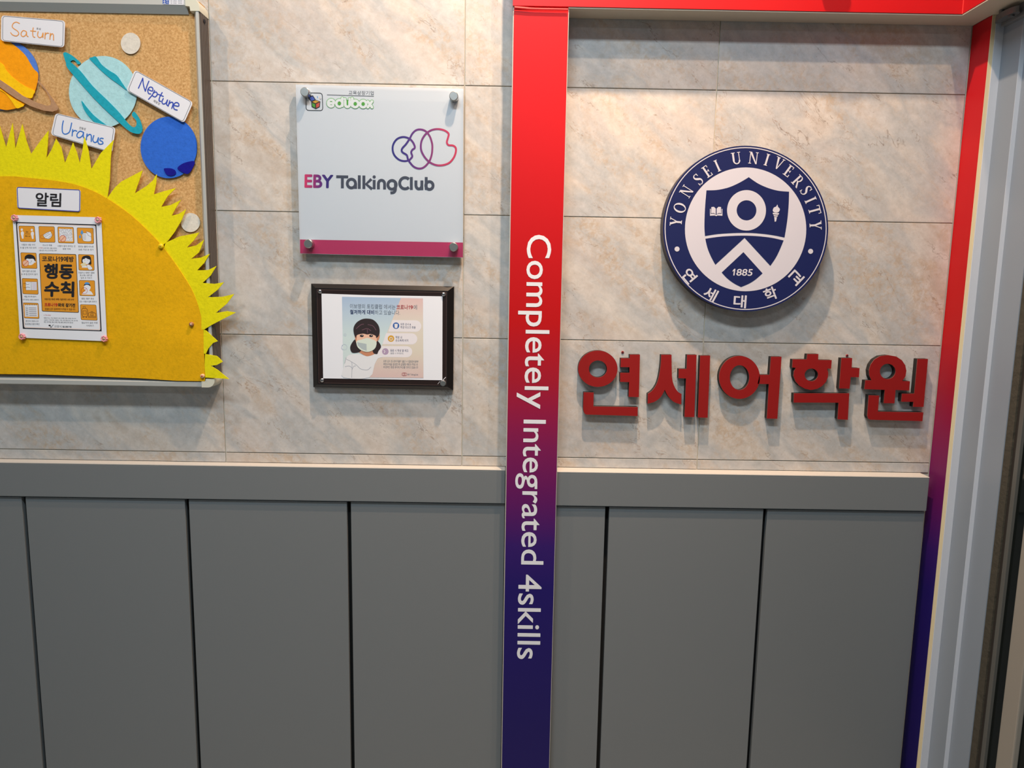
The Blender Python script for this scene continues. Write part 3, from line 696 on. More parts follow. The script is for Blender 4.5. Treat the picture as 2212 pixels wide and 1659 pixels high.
# cube badge
pr.stroke(E0(rquad([(255, 250), (690, 260), (705, 725), (262, 718)], 80)), 18/E0.s, YQ, M['ink'], True)
bk = M['ink']
pr.flat(E0([(285, 362), (440, 318), (520, 440), (640, 482), (625, 630), (520, 685), (408, 628), (398, 480)]), YQ-0.0001, bk)
pr.flat(E0([(335, 378), (430, 345), (492, 430), (405, 470)]), YQ-0.0003, mat('logo_blue', (70, 96, 190), 0.5))
pr.flat(E0([(425, 490), (515, 450), (605, 485), (505, 530)]), YQ-0.0003, mat('logo_yellow', (212, 160, 50), 0.5))
pr.flat(E0([(418, 520), (500, 555), (505, 650), (425, 612)]), YQ-0.0003, gf)
pr.flat(E0([(525, 550), (620, 505), (608, 615), (530, 655)]), YQ-0.0003, mat('logo_red', (206, 84, 68), 0.5))
pr.stroke(E0([(558, 345), (572, 385)]), 1.3, YQ, M['p_blue']); pr.stroke(E0([(628, 370), (612, 400)]), 1.0, YQ, M['p_skin']); pr.stroke(E0([(665, 408), (628, 425)]), 1.1, YQ, M['ink_lt'])
pr.build('box_badge', sg)
# three linked loops
LO = FR(820, 260, 12.289)
LX = [float(un([LO((x, 700))[0]], YQ)[0, 0]) for x in (330, 2040)]
ml = gradz('logo_gradient_b', [(0, C3((40, 34, 124))), (0.22, C3((62, 40, 130))), (0.42, C3((118, 48, 126))), (0.62, C3((140, 52, 116))), (0.78, C3((196, 56, 98))), (1, C3((206, 54, 88)))], LX[0], LX[1], 'X')
for P_ in ([(770, 1060), (650, 1080), (510, 1040), (390, 920), (345, 770), (370, 620), (470, 490), (630, 440), (790, 485), (890, 590), (935, 720), (870, 780), (838, 850), (868, 950), (830, 1010)],
           [(800, 480), (870, 350), (970, 260), (1090, 240), (1220, 285), (1330, 420), (1390, 600), (1400, 740), (1380, 920), (1310, 1100), (1180, 1240), (1050, 1278), (910, 1230), (800, 1110), (750, 1020), (720, 920), (620, 855), (585, 800), (610, 730), (700, 630)],
           [(1270, 320), (1400, 250), (1560, 230), (1720, 265), (1830, 350), (1815, 460), (1785, 580), (1830, 655), (1950, 668), (2020, 730), (2020, 850), (1960, 1000), (1840, 1130), (1660, 1190), (1480, 1180), (1310, 1095), (1180, 950), (1100, 770), (1105, 580), (1170, 430)]):
    pr = MB(); pr.k = int(P_[0][0]/60); pr.stroke(LO(smooth(P_, True, 5)), 50/LO.s, YQ, ml, True); pr.build('logo_loop', sg)
mb = MB(); mb.prism(quad, -0.0265, 0.0085, M['acr']); mb.build('clear_front_plate', sg, recalc=True)
for px in ((658, 198), (980, 207), (665.5, 526.5), (979.5, 533.5)):
    c = un([px], -0.036)[0]; mb = MB(); mb.cyl(c, 0.0104, -0.036, 0.0, M['metal'], 36, 0.0012); mb.build('standoff', sg, recalc=True, smooth_ang=40)

# ------------------------------------------------------------------ black plaque with notice
B = FR(660, 600, 6.3794)
YB = -0.020
pl = thing('wall_plaque', tuple(un([(828, 728)], -0.01)[0]), 'black framed plaque holding a printed notice of a child in a mask', 'plaque')
outq = B([(77, 80), (2045, 120), (2033, 1548), (108, 1508)]); inq = B([(135, 140), (1962, 182), (1955, 1502), (163, 1470)])
mb = MB()
Vo = un(outq, -0.010); Vi = un(inq, YB); Vb = Vo.copy(); Vb[:, 1] = 0.0
mb.add(np.vstack([Vb, Vo, Vi]), [(i, (i+1) % 4, 4+(i+1) % 4, 4+i) for i in range(4)]+[(4+i, 4+(i+1) % 4, 8+(i+1) % 4, 8+i) for i in range(4)]+[(8, 9, 10, 11), (3, 2, 1, 0)], M['plaq'])
mb.build('board', pl, recalc=True)
mb = MB(); q2 = B([(150, 156), (1950, 196), (1942, 1488), (178, 1458)]); mb.flat(q2, YB-0.0004, M['plaq_in']); mb.build('inner_field', pl)
mb = MB(); mb.flat(B([(220, 218), (870, 240), (1888, 256), (1885, 1412), (1100, 1400), (243, 1386)]), YB-0.0010, M['paper']); mb.build('paper_sheet', pl)
Yp = YB-0.0013
ZT, ZB = float(un(B((800, 262)), Yp)[0, 2]), float(un(B((800, 1380)), Yp)[0, 2])
g1 = gradz('notice_left', [(0, C3((196, 212, 214))), (0.5, C3((196, 216, 218))), (0.8, C3((176, 198, 216))), (1, C3((158, 182, 212)))], ZB, ZT, 'Z', 0.7)
g2 = gradz('notice_right', [(0, C3((206, 182, 180))), (0.35, C3((208, 202, 188))), (0.7, C3((212, 206, 196))), (1, C3((212, 182, 182)))], ZB, ZT, 'Z', 0.7)
mb = MB()
mb.flat(B([(503, 262), (1618, 284), (1625, 1383), (522, 1377)]), Yp, g1)
mb.flat(B([(1315, 279), (1618, 285), (1624, 1382), (876, 1374)]), Yp-0.000050, g2)
pill = mat('notice_pill', (222, 220, 226), 0.7)
for x0, x1, y0, y1, sk in ((1200, 1595, 583, 742, -60), (1110, 1540, 762, 915, -50), (1010, 1470, 940, 1092, -30)):
    r_ = (y1-y0)/2
    mb.flat(B([(x0, y0)]+ell(x1-r_, y0+r_+4, r_, r_, 14, -90, 90)+[(x0+sk, y1)]), Yp-0.000100, pill)
for cx, cy, m_ in ((1247, 660, mat('n_blue', (50, 96, 168))), (1178, 838, mat('n_gold', (206, 158, 56))), (1100, 1016, mat('n_mauve', (168, 148, 178)))):
    mb.flat(B(ell(cx, cy, 45, n=28)), Yp-0.000150, m_)
mb.flat(B(rquad([(1225, 635), (1270, 635), (1268, 672), (1227, 672)], 10)), Yp-0.000200, pill); mb.flat(B(ell(1247, 675, 20, n=16)), Yp-0.000200, pill)
mb.stroke(B(ell(1178, 842, 20, n=20)), 1.2, Yp-0.000200, pill, True); mb.stroke(B([(1080, 1000), (1095, 1015), (1085, 1035)]), 1.4, Yp-0.000200, pill)
for cx, cy, r_ in ((535, 955, 38), (545, 785, 15), (1150, 700, 0.1)): mb.stroke(B(ell(cx, cy, r_, n=24)), 1.0, Yp-0.000050, mat('n_ring', (186, 200, 214)), True)
mb.build('printed_notice', pl)
Yt = Yp-0.000225; gy = mat('n_txt_grey', (104, 112, 124), 0.7); nv = mat('n_txt_navy', (36, 46, 92), 0.7); rd = mat('n_txt_red', (158, 44, 50), 0.7)
def nline(*a, **k):
    mb = MB(); mb.text(*a, **k); mb.build('text_line', pl)
nline('이보영의 토킹클럽 에서는', B((612, 422))[0], B((1238, 434))[0], 64/B.s, Yt, gy); nline('코로나', B((1252, 438))[0], B((1412, 438))[0], 66/B.s, Yt, rd, 0.015); mb = MB(); one(mb, B((1418, 432))[0], B((1436, 432))[0], 50/B.s, Yt, rd); mb.text('9', B((1444, 433))[0], B((1480, 433))[0], 52/B.s, Yt, rd, 0.015); mb.build('text_line', pl); nline('에', B((1488, 440))[0], B((1536, 440))[0], 66/B.s, Yt, gy)
nline('철저하게 대비', B((612, 502))[0], B((945, 506))[0], 64/B.s, Yt, nv, 0.02); nline('하고 있습니다.', B((955, 508))[0], B((1302, 512))[0], 62/B.s, Yt, gy)
nline('모든 강사 &', B((1308, 655))[0], B((1452, 658))[0], 32/B.s, Yt, nv); nline('학생 마스크 착용', B((1308, 700))[0], B((1516, 703))[0], 36/B.s, Yt, nv)
nline('학원 내', B((1240, 838))[0], B((1328, 840))[0], 36/B.s, Yt, nv); nline('손소독제 비치', B((1240, 880))[0], B((1416, 883))[0], 36/B.s, Yt, nv)
nline('등원 시 학생 열 체크', B((1168, 1020))[0], B((1416, 1023))[0], 36/B.s, Yt, nv); nline('(발열 시 귀가조치)', B((1168, 1057))[0], B((1348, 1059))[0], 28/B.s, Yt, gy)
nline('모든 강사 및 관리자들이 출근 시 질병관리본부', B((1073, 1165))[0], B((1555, 1172))[0], 34/B.s, Yt, gy); nline('예방수칙을 참조한 후 감염병 예방과 학원 내', B((1073, 1207))[0], B((1545, 1212))[0], 34/B.s, Yt, gy)
nline('위생적인 환경 유지에 최선을 다하고 있습니다', B((1073, 1247))[0], B((1552, 1252))[0], 34/B.s, Yt, gy)
tx = MB()
for c_ in ((1345, 1330, 20), (1360, 1330, 22), (1378, 1330, 20)): tx.stroke(B(ell(c_[0], c_[1], c_[2], n=20)), 0.5, Yt, rd, True)
tx.text('EBY TalkingClub', B((1405, 1350))[0], B((1550, 1352))[0], 28/B.s, Yt, gy)
tx.build('small_logo', pl)
# the child on the notice
ch = MB(); Yc = Yp-0.000225
hair = mat('n_hair', (34, 22, 28), 0.7); hair2 = mat('n_hair_sheen', (92, 62, 76), 0.7); skin = mat('n_skin', (226, 184, 160), 0.7); skin2 = mat('n_skin_shade', (190, 130, 100), 0.7); msk = mat('n_mask', (206, 220, 210), 0.7); msk2 = mat('n_mask_fold', (168, 182, 186), 0.7); bl_ = mat('n_blouse', (218, 222, 228), 0.7); fold = mat('n_blouse_fold', (160, 166, 178), 0.7)
ch.flat(B(smooth([(525, 1375), (520, 1250), (560, 1110), (600, 1065), (700, 1050), (850, 1075), (960, 1050), (1060, 1095), (1000, 1110), (950, 1200), (876, 1375)], True, 3)), Yc, bl_)
ch.flat(B(smooth([(680, 990), (760, 1040), (850, 1082), (960, 1045), (1000, 980), (850, 960)])), Yc-0.000050, skin2)
for P_ in ([(560, 1120), (590, 1135), (620, 1150), (640, 1190), (635, 1375)], [(620, 1150), (700, 1200), (760, 1255), (850, 1270), (900, 1230)], [(545, 1225), (600, 1215), (640, 1240)], [(640, 1270), (660, 1225), (690, 1212)], [(560, 1100), (540, 1180)]): ch.stroke(B(smooth(P_, False)), 0.9, Yc-0.000050, fold)
ch.flat(B(smooth([(690, 850), (645, 890), (615, 960), (640, 1030), (720, 1030), (765, 1000), (740, 920)])), Yc-0.000075, hair)
ch.flat(B(smooth([(975, 870), (1020, 900), (1040, 955), (1005, 1010), (985, 1050), (935, 1035), (925, 960)])), Yc-0.000075, hair)
ch.flat(B(smooth([(672, 770), (690, 860), (720, 930), (850, 1000), (960, 920), (990, 850), (1020, 800), (1000, 720), (850, 680), (700, 700)])), Yc-0.000125, skin)
ch.flat(B(smooth([(675, 780), (690, 850), (700, 870), (705, 800)])), Yc-0.000150, skin2); ch.flat(B(smooth([(985, 800), (1022, 790), (1010, 850), (985, 870)])), Yc-0.000150, skin2)
ch.flat(B(smooth([(668, 775), (662, 690), (700, 620), (770, 575), (840, 562), (930, 578), (995, 640), (1020, 710), (1015, 790), (975, 830), (965, 800), (900, 775), (850, 782), (790, 770), (710, 790), (695, 830)], True, 4)), Yc-0.000175, hair)
for P_ in ([(700, 700), (760, 650), (800, 640)], [(860, 645), (930, 665), (970, 720)], [(780, 720), (850, 700), (900, 730)], [(850, 712), (855, 760)]): ch.stroke(B(smooth(P_, False)), 1.6, Yc-0.000225, hair2)
for cx in (775, 903): ch.flat(B(ell(cx, 800, 26, 17, 20)), Yc-0.000225, hair); ch.flat(B(ell(cx+6, 795, 5, n=8)), Yc-0.000275, pill)
ch.flat(B(smooth([(845, 830), (905, 845), (975, 880), (965, 960), (915, 1005), (848, 1022), (770, 1000), (715, 950), (705, 875), (780, 850)], True, 4)), Yc-0.000300, msk)
ch.flat(B([(712, 888), (840, 912), (842, 1008), (780, 985), (722, 935)]), Yc-0.000350, msk2)
ch.build('child_picture', pl)
# acrylic cover line and four screws
mb = MB()
ql = B([(158, 164), (1944, 203), (1936, 1481), (185, 1450)]); mb.stroke(ql, 0.5, YB-0.0007, mat('cover_edge', (112, 92, 88), 0.3), True); mb.build('cover_edge', pl)
for (x, y, r_), lb in (((192, 190, 0.0052), None), ((1902, 228, 0.0052), None), ((222, 1415, 0.0052), None), ((1893, 1455, 0.0074), 'larger flat grey cap at the bottom right corner')):
    c = un(B((x, y)), YB-0.006)[0]; mb = MB()
    if lb: mb.cyl(c, r_, YB-0.006, YB-0.0007, M['metal_dk'], 32, 0.0008); mb.cyl(c, r_*0.8, YB-0.0063, YB-0.006, M['metal'], 32)
    else: mb.cyl(c, r_, YB-0.005, YB-0.0007, M['chrome'], 28, 0, 0.003)
    o = mb.build('screw_cap', pl, recalc=True, smooth_ang=50)
    if lb: o['label'] = lb
mb = MB(); mb.stroke(B([(1885, 1420), (1930, 1372)]), 1.2, YB-0.0012, M['card']); mb.stroke(B([(1822, 1465), (1850, 1430)]), 0.6, YB-0.0012, M['card']); mb.build('tape_scrap', pl)

# ------------------------------------------------------------------ cork notice board
K = FR(0, 0, 4.2538); Q = FR(0, 390, 3.6058)
bd = thing('cork_board', (-0.52, -0.02, 1.55), 'large cork notice board in an aluminium frame with solar system cutouts', 'notice board')
BF = -0.047; BX0, BX1 = -1.05, -0.0015
BZ0 = float(un([(200, 832.5)], BF)[0, 2]); BZ1 = float(un([(200, -12)], BF)[0, 2])
mb = MB(); mb.box(BX0+0.006, BX1-0.006, -0.033, -0.002, BZ0+0.006, BZ1-0.006, M['cork']); mb.build('cork_sheet', bd)
FO, FI = 0.0120, 0.0150      # flat outer band and inner bevel
YI = -0.0355
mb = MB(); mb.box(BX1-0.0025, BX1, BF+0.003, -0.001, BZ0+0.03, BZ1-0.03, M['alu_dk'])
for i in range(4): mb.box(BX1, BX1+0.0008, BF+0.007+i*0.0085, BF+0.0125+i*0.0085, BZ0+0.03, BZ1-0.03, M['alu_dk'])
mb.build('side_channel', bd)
PR = [(0.0026, -0.001), (0.0026, BF+0.0012), (0.0042, BF), (FO, BF), (FO+0.002, BF+0.0015), (FO+FI-0.004, YI), (FO+FI-0.004, -0.001)]
for sx_, xe in ((1, BX1), (-1, BX0)):
    mb = MB(); mb.vprism([(xe-sx_*d*(0.75 if d > 0.003 else 1), y) for d, y in PR], BZ0+0.03, BZ1-0.03, M['alu']); mb.build('frame_side', bd, recalc=True)
for sz_, ze, ki in ((-1, BZ0, 0.66), (1, BZ1, 1.0)):
    n_ = len(PR); prf = [((d-0.0026 if d < 0.02 else d*ki), y) for d, y in PR]
    prf = [(0.0, -0.001), (0.0, BF+0.0012), (0.0014, BF), (FO-0.001+(0.008 if sz_ > 0 else 0), BF), (FO+FI*ki+(0.008 if sz_ > 0 else 0), YI), (FO+FI*ki+(0.008 if sz_ > 0 else 0), -0.001)]; n_ = len(prf)
    V = [(x, y, ze-sz_*d) for x in (BX0+0.03, BX1-0.03) for d, y in prf]
    F = [(i, (i+1) % n_, n_+(i+1) % n_, n_+i) for i in range(n_)]+[tuple(range(n_)), tuple(range(n_, 2*n_))]
    mb = MB(); mb.add(V, F, M['alu']); mb.build('frame_rail', bd, recalc=True)
def corner(cx, cz, sx, sz):
    """rounded plastic corner cover: quarter-round shell"""
    mb = MB(); R0 = 0.030 if sz > 0 else 0.019; n = 10
    LG = 0.0325 if sz > 0 else 0.0205
    outp = [(cx+sx*0.001, cz-sz*LG)]+[(cx-sx*R0*0.9+sx*(R0*0.9+0.001)*math.cos(a), cz-sz*R0*0.9+sz*(R0*0.9+0.001)*math.sin(a)) for a in [math.pi/2*i/n for i in range(n+1)]]+[(cx-sx*0.0325, cz+sz*0.001)]
    inp = [(cx-sx*0.0325, cz-sz*(0.0215 if sz > 0 else 0.0145)), (cx-sx*0.0225, cz-sz*(0.0225 if sz > 0 else 0.0150)), (cx-sx*0.0215, cz-sz*LG)]
    loop = outp+inp; T = tessellate_polygon([[Vector((x, z, 0)) for x, z in loop]]); N_ = len(loop)
    c_ = np.mean(loop, 0)
    fr = [(x+(c_[0]-x)*0.06, BF-0.0012, z+(c_[1]-z)*0.06) for x, z in loop]; md = [(x, BF+0.001, z) for x, z in loop]; bk_ = [(x, 0.0, z) for x, z in loop]
    mb.add(fr+md+bk_, [tuple(t) for t in T]+[(k*N_+i, k*N_+(i+1) % N_, (k+1)*N_+(i+1) % N_, (k+1)*N_+i) for k in (0, 1) for i in range(N_)], M['cap'])
    return mb
for cx, cz, sx, sz in ((BX1, BZ1, 1, 1), (BX1, BZ0, 1, -1), (BX0, BZ1, -1, 1), (BX0, BZ0, -1, -1)): corner(cx, cz, sx, sz).build('corner_cover', bd, recalc=True, smooth_ang=35)
bm = bmesh.new(); bmesh.ops.create_cone(bm, segments=16, radius1=0.0045, radius2=0.0045, depth=0.003, cap_ends=True)
bmesh.ops.rotate(bm, verts=bm.verts, matrix=Matrix.Rotation(math.pi/2, 3, 'Y')); bmesh.ops.translate(bm, verts=bm.verts, vec=(BX1+0.001, -0.026, BZ1-0.046)); mb = MB(); mb.bm(bm, M['ink']); mb.build('side_screw', bd)
# dealer sticker on the top rail
mb = MB(); Yk = BF-0.0006
mb.flat([(349.5, -14), (397.5, -12), (396.5, 10.5), (351.5, 9.5)], Yk, M['card']); mb.flat([(350.5, -14), (365.5, -13), (365, 9), (351.5, 8.6)], Yk-0.0002, mat('sticker_blue', (44, 84, 170)))
for P_ in ([(353, 3), (357, 3)], [(353, 7.4), (358, 7.4)], [(355.3, -2), (355.3, 7)], [(359.5, 0), (361, 3), (363.5, 1)], [(360, 5.6), (363.5, 6.6)], [(353, -4), (358, -4)]): mb.stroke(P_, 0.9, Yk-0.0004, M['card'])
for y in (-3, 0.5, 3.6, 6.8):
    for x0, x1 in ((368, 372.5), (374, 382), (384, 394)): mb.stroke([(x0, y), (x1, y+0.3)], 0.8, Yk-0.0002, M['ink_lt'], cap=False)
mb.build('sticker', bd)

YC = -0.0342
F_ = {k: felt(k, c) for k, c in dict(felt_orange=(246, 160, 20), felt_yellow=(252, 200, 20), felt_blue=(84, 128, 214), felt_taupe=(176, 138, 106), felt_pale=(168, 214, 222), felt_teal=(34, 160, 182),
     felt_royal=(48, 104, 206), felt_dark=(22, 22, 134), felt_white=(214, 210, 200), felt_sun=(224, 172, 16), felt_ray=(226, 216, 20), felt_white2=(214, 216, 214)).items()}
TH = 0.0016
def dent(m, s_=5.0, dist=0.012):
    nt = m.node_tree; b = nt.nodes['Principled BSDF']; old = b.inputs['Normal'].links[0].from_socket
    tc = nd(nt, 'ShaderNodeTexCoord'); n = nd(nt, 'ShaderNodeTexNoise'); n.inputs['Scale'].default_value = s_; n.inputs['Detail'].default_value = 1.5
    bp = nd(nt, 'ShaderNodeBump'); bp.inputs['Strength'].default_value = 0.8; bp.inputs['Distance'].default_value = dist
    nt.links.new(tc.outputs['Object'], n.inputs['Vector']); nt.links.new(n.outputs[0], bp.inputs['Height']); nt.links.new(old, bp.inputs['Normal']); nt.links.new(bp.outputs[0], b.inputs['Normal'])
dent(F_['felt_sun'])
def cut(parent, name, pts, Y, m, sm=True, label=None, n=4):
    mb = MB(); mb.prism(smooth(pts, True, n) if sm else pts, Y, TH, m); o = mb.build(name, parent)
    if label: o['label'] = label
    return o
# Saturn
sa = thing('felt_saturn', tuple(un([(5, 160)], YC)[0]), 'orange felt planet with taupe ring, cut by the left edge of view', 'felt cutout')
cut(sa, 'back_disc', ell(7, 162, 76, n=56), YC-0.002, F_['felt_blue'], False, 'blue felt crescent behind the planet')
od = [p for p in ell(5, 160, 77, n=72) if not (p[0] > 20 and p[1] < 159)]
mb = MB(); body = K([(345, 668), (348, 720), (335, 790), (310, 860), (270, 920), (200, 975), (110, 1003), (20, 1006)])+[(-40, 222), (-66, 190), (-72, 155), (-60, 115), (-30, 90)]+K([(0, 368), (60, 372), (110, 400), (190, 465), (240, 520), (275, 580), (310, 635)])
mb.prism(smooth(body, True, 4), YC-0.0035, TH, F_['felt_orange']); mb.build('disc', sa)
cut(sa, 'band', K([(0, 572), (60, 650), (130, 722), (220, 785), (315, 833), (305, 868), (285, 902), (200, 880), (90, 815), (0, 740)])+[(-50, 150), (-60, 110)], YC-0.005, F_['felt_yellow'])
cut(sa, 'band', K([(0, 815), (45, 850), (120, 905), (215, 963), (190, 985), (150, 993), (110, 935), (50, 860), (0, 828)]), YC-0.005, F_['felt_yellow'])
mb = MB()
ring_o = [(-110, 95)]+K([(0, 733), (100, 800), (210, 880), (330, 938), (430, 972), (465, 966), (470, 935), (430, 850), (385, 790), (347, 757), (345, 738), (400, 790), (455, 868), (500, 930), (536, 992), (528, 1012), (480, 1026), (400, 1016), (280, 975), (150, 905), (60, 845), (0, 800)])+[(-120, 115)]
mb.prism(ring_o, YC-0.0065, TH, F_['felt_taupe']); mb.build('ring', sa)
# Uranus
ur = thing('felt_uranus', tuple(un([(222, 198)], YC)[0]), 'pale blue felt planet with teal stripes and tilted teal ring', 'felt cutout')
cut(ur, 'back_ring', K([(580, 492), (595, 480), (612, 483), (665, 512), (740, 578), (712, 590), (690, 560), (665, 553), (645, 570), (640, 600), (612, 590), (590, 530)]), YC-0.0018, F_['felt_teal'], n=3)
cut(ur, 'disc', K(ell(946, 843, 313, 329, 64)), YC-0.0035, F_['felt_pale'], False)
cut(ur, 'stripe', K([(820, 535), (850, 525), (880, 520), (930, 590), (1000, 645), (1070, 690), (1120, 760), (1163, 828), (1100, 782), (1010, 718), (930, 650), (880, 600), (845, 565)]), YC-0.005, F_['felt_teal'], n=3)
cut(ur, 'stripe', K([(748, 925), (790, 978), (850, 1048), (920, 1108), (1005, 1172), (930, 1163), (860, 1115), (800, 1050), (765, 990)]), YC-0.005, F_['felt_teal'], n=3)
cut(ur, 'front_ring', K([(640, 565), (740, 655), (850, 790), (1000, 935), (1100, 1040), (1165, 1120), (1215, 1165), (1248, 1160), (1252, 1110), (1212, 1060), (1232, 1025), (1280, 1090), (1308, 1180), (1290, 1226), (1235, 1225), (1180, 1200), (1110, 1140), (980, 1020), (850, 890), (700, 720), (620, 625), (607, 580)]), YC-0.0055, F_['felt_teal'], n=3)
# Neptune
ne = thing('felt_neptune', tuple(un([(364, 318)], YC)[0]), 'royal blue felt disc with two dark spots against the right frame', 'felt cutout')
cut(ne, 'disc', [(min(x, 425.0-(0.0 if y > 290 else 0)), y) for x, y in ell(364.5, 318.5, 61, 66.5, 72)], YC-0.003, F_['felt_royal'], False)
cut(ne, 'spot', K([(1505, 1553), (1530, 1545), (1575, 1548), (1608, 1565), (1614, 1598), (1575, 1616), (1530, 1604)]), YC-0.0045, F_['felt_dark'])
cut(ne, 'spot', K([(1630, 1545), (1675, 1505), (1735, 1485), (1780, 1480), (1787, 1505), (1755, 1570), (1722, 1598), (1672, 1582)]), YC-0.0045, F_['felt_dark'])
for cx, cy, rx, ry, lb in ((282, 93.6, 21, 23, 'white felt disc on cork near the top right of the board'), (411.3, 480.7, 20.6, 20.6, 'white felt disc on cork beside the frame above the sun rays')):
    mb = MB(); mb.prism(ell(cx, cy, rx, ry, 40), YC-0.002, TH, F_['felt_white']); tag(mb.build('felt_moon'), lb, 'felt cutout', 'white felt discs')

# name cards
def card(lb, q, r_, Y, border, bcol, bw=1.0, inset=3.0):
    t = thing('name_card', tuple(un([q[0]], Y)[0]), lb, 'card')
    mb = MB(); mb.prism(rquad(q, r_), Y, 0.0008, M['card']); mb.build('card_sheet', t)
    c_ = np.mean(q, 0); qi = []
    for p in q:
        d = np.array(p)-c_; n_ = np.linalg.norm(d); qi.append(tuple(c_+d*(1-inset/n_*1.6)))
    mb = MB(); mb.stroke(rquad(qi, r_*0.8), bw, Y-0.0002, bcol, True); mb.build('printed_border', t); return t
def hand(t, F, lines, wd, Y, m):
    mb = MB()
    for P_ in lines: mb.stroke(F(smooth(P_, False, 5)) if len(P_) > 2 else F(P_), wd, Y, m)
    mb.build('handwriting', t)
hz_o = mat('crayon_orange', (226, 150, 66), 0.8); hz_b = mat('crayon_navy', (38, 68, 176), 0.8); hz_s = mat('crayon_blue', (44, 112, 200), 0.8)
Yq = YC-0.0085
t = card('white card handwritten in orange with the ringed planet name, top left', K([(12, 140), (598, 190), (590, 436), (8, 376)]), 8, Yq, None, M['ink_grey'], 0.9, 2.4)
hand(t, K, [[(178, 215), (150, 203), (122, 215), (112, 245), (130, 265), (160, 285), (172, 310), (150, 330), (115, 320), (98, 300)],
            [(240, 290), (215, 280), (195, 300), (195, 325), (215, 335), (238, 318), (243, 290), (245, 325), (258, 336)],
            [(305, 255), (300, 300), (305, 335), (320, 342)], [(280, 283), (328, 288)],
            [(350, 290), (345, 325), (362, 345), (385, 335), (395, 300), (394, 345)],
            [(415, 300), (412, 355)], [(412, 325), (428, 305), (446, 305)],
            [(462, 305), (458, 360)], [(460, 335), (475, 310), (490, 320), (492, 368)]], 1.9, Yq-0.0003, hz_o)
mb = MB(); mb.text('토성', K((334, 272))[0], K((372, 276))[0], 20/K.s, Yq-0.0003, M['ink_grey']); mb.build('small_print', t)
t = card('white tilted card handwritten in navy, over the royal blue disc', K([(1240, 640), (1775, 940), (1692, 1130), (1160, 828)]), 8, Yq, None, M['ink_grey'], 0.9, 2.4)
hand(t, K, [[(1272, 810), (1290, 770), (1312, 718)], [(1312, 718), (1318, 780), (1335, 838)], [(1335, 838), (1350, 790), (1368, 745)],
            [(1362, 822), (1400, 836), (1402, 808), (1378, 800), (1358, 825), (1365, 858), (1385, 862)],
            [(1420, 830), (1400, 870), (1365, 912)], [(1412, 852), (1435, 845), (1445, 868), (1425, 890), (1402, 880)],
            [(1490, 850), (1468, 890), (1462, 925), (1478, 930)], [(1452, 865), (1500, 885)],
            [(1500, 905), (1488, 935), (1500, 955), (1525, 945), (1540, 915), (1530, 955), (1540, 968)],
            [(1560, 925), (1545, 975)], [(1550, 955), (1575, 938), (1590, 950), (1578, 995)],
            [(1600, 968), (1640, 975), (1640, 950), (1615, 942), (1595, 965), (1600, 1000), (1628, 1010)]], 2.3, Yq-0.0003, hz_b)
mb = MB(); mb.text('해왕성', K((1405, 935))[0], K((1462, 966))[0], 24/K.s, Yq-0.0003, M['ink_grey']); mb.build('small_print', t)
t = card('white tilted card handwritten in light blue, partly behind the sun rays', K([(510, 1038), (1062, 1172), (1030, 1405), (465, 1238)]), 8, Yq, None, M['ink_grey'], 0.9, 2.4)
hand(t, K, [[(582, 1110), (572, 1160), (575, 1215), (600, 1232), (635, 1215), (650, 1170), (658, 1130)],
            [(668, 1190), (662, 1248)], [(665, 1215), (685, 1198), (705, 1205)],
            [(765, 1215), (735, 1205), (710, 1228), (708, 1255), (730, 1265), (758, 1245), (768, 1215), (765, 1255), (780, 1275)],
            [(800, 1230), (792, 1285)], [(797, 1255), (820, 1235), (838, 1245), (838, 1300)],
            [(862, 1245), (852, 1285), (868, 1308), (890, 1300), (905, 1262), (900, 1305), (910, 1318)],
            [(948, 1272), (925, 1270), (918, 1288), (940, 1300), (945, 1318), (920, 1325), (905, 1318)]], 2.3, Yq-0.0003, hz_s)
mb = MB(); mb.text('천왕성', K((726, 1186))[0], K((784, 1198))[0], 24/K.s, Yq-0.0003, M['ink_grey']); mb.build('small_print', t)

# felt sun: disc and ray strips; the right-hand rays climb over the board frame
su = thing('felt_sun', tuple(un([(10, 600)], -0.03)[0]), 'giant yellow felt half sun with pointed rays over the lower board', 'felt cutout')
def yr(x, y):
    return -0.0450-(x-350.0)*4.0e-5
def fine(pts, step=5.0):
    out = []
    for i in range(len(pts)):
        a, b_ = np.array(pts[i], float), np.array(pts[(i+1) % len(pts)], float); n_ = max(1, int(np.linalg.norm(b_-a)/step))
        out += [tuple(a+(b_-a)*k/n_) for k in range(n_)]
    return out
RA = [(-60, 300), (-45, 335), (-30, 262), (-18, 322), (-2, 268), (13, 318.5), (27, 265.6), (33, 322), (48, 268), (57, 305), (67, 332.6), (88, 303), (104.6, 282), (103, 312), (100, 342), (112, 322), (121, 299.7), (132, 318), (140, 352.6), (150, 328), (157.5, 308), (166, 330), (172, 352.6), (178, 325), (182, 295), (191, 325), (197, 365.5), (218, 330), (245.7, 302), (241, 322), (239, 341), (237, 390), (232, 427)]
RA += [(200, 440), (120, 410), (0, 400), (-60, 410)]
cut(su, 'ray_strip', RA, -0.0450, F_['felt_ray'], False)
RB = [(232, 427), (248, 405), (262, 392), (285, 380), (308, 368), (300, 392), (291, 417.7), (316, 402), (330, 390), (338.5, 376), (337, 398), (332, 420), (350, 414), (380, 406), (362, 424), (348, 446.8), (368, 443), (391, 431.6), (380, 449), (370.8, 466), (386, 462), (402, 451.8), (392, 476), (378, 500), (363, 519.8), (340, 540), (280, 500), (225, 450)]
cut(su, 'ray_strip', RB, -0.0454, F_['felt_ray'], False)
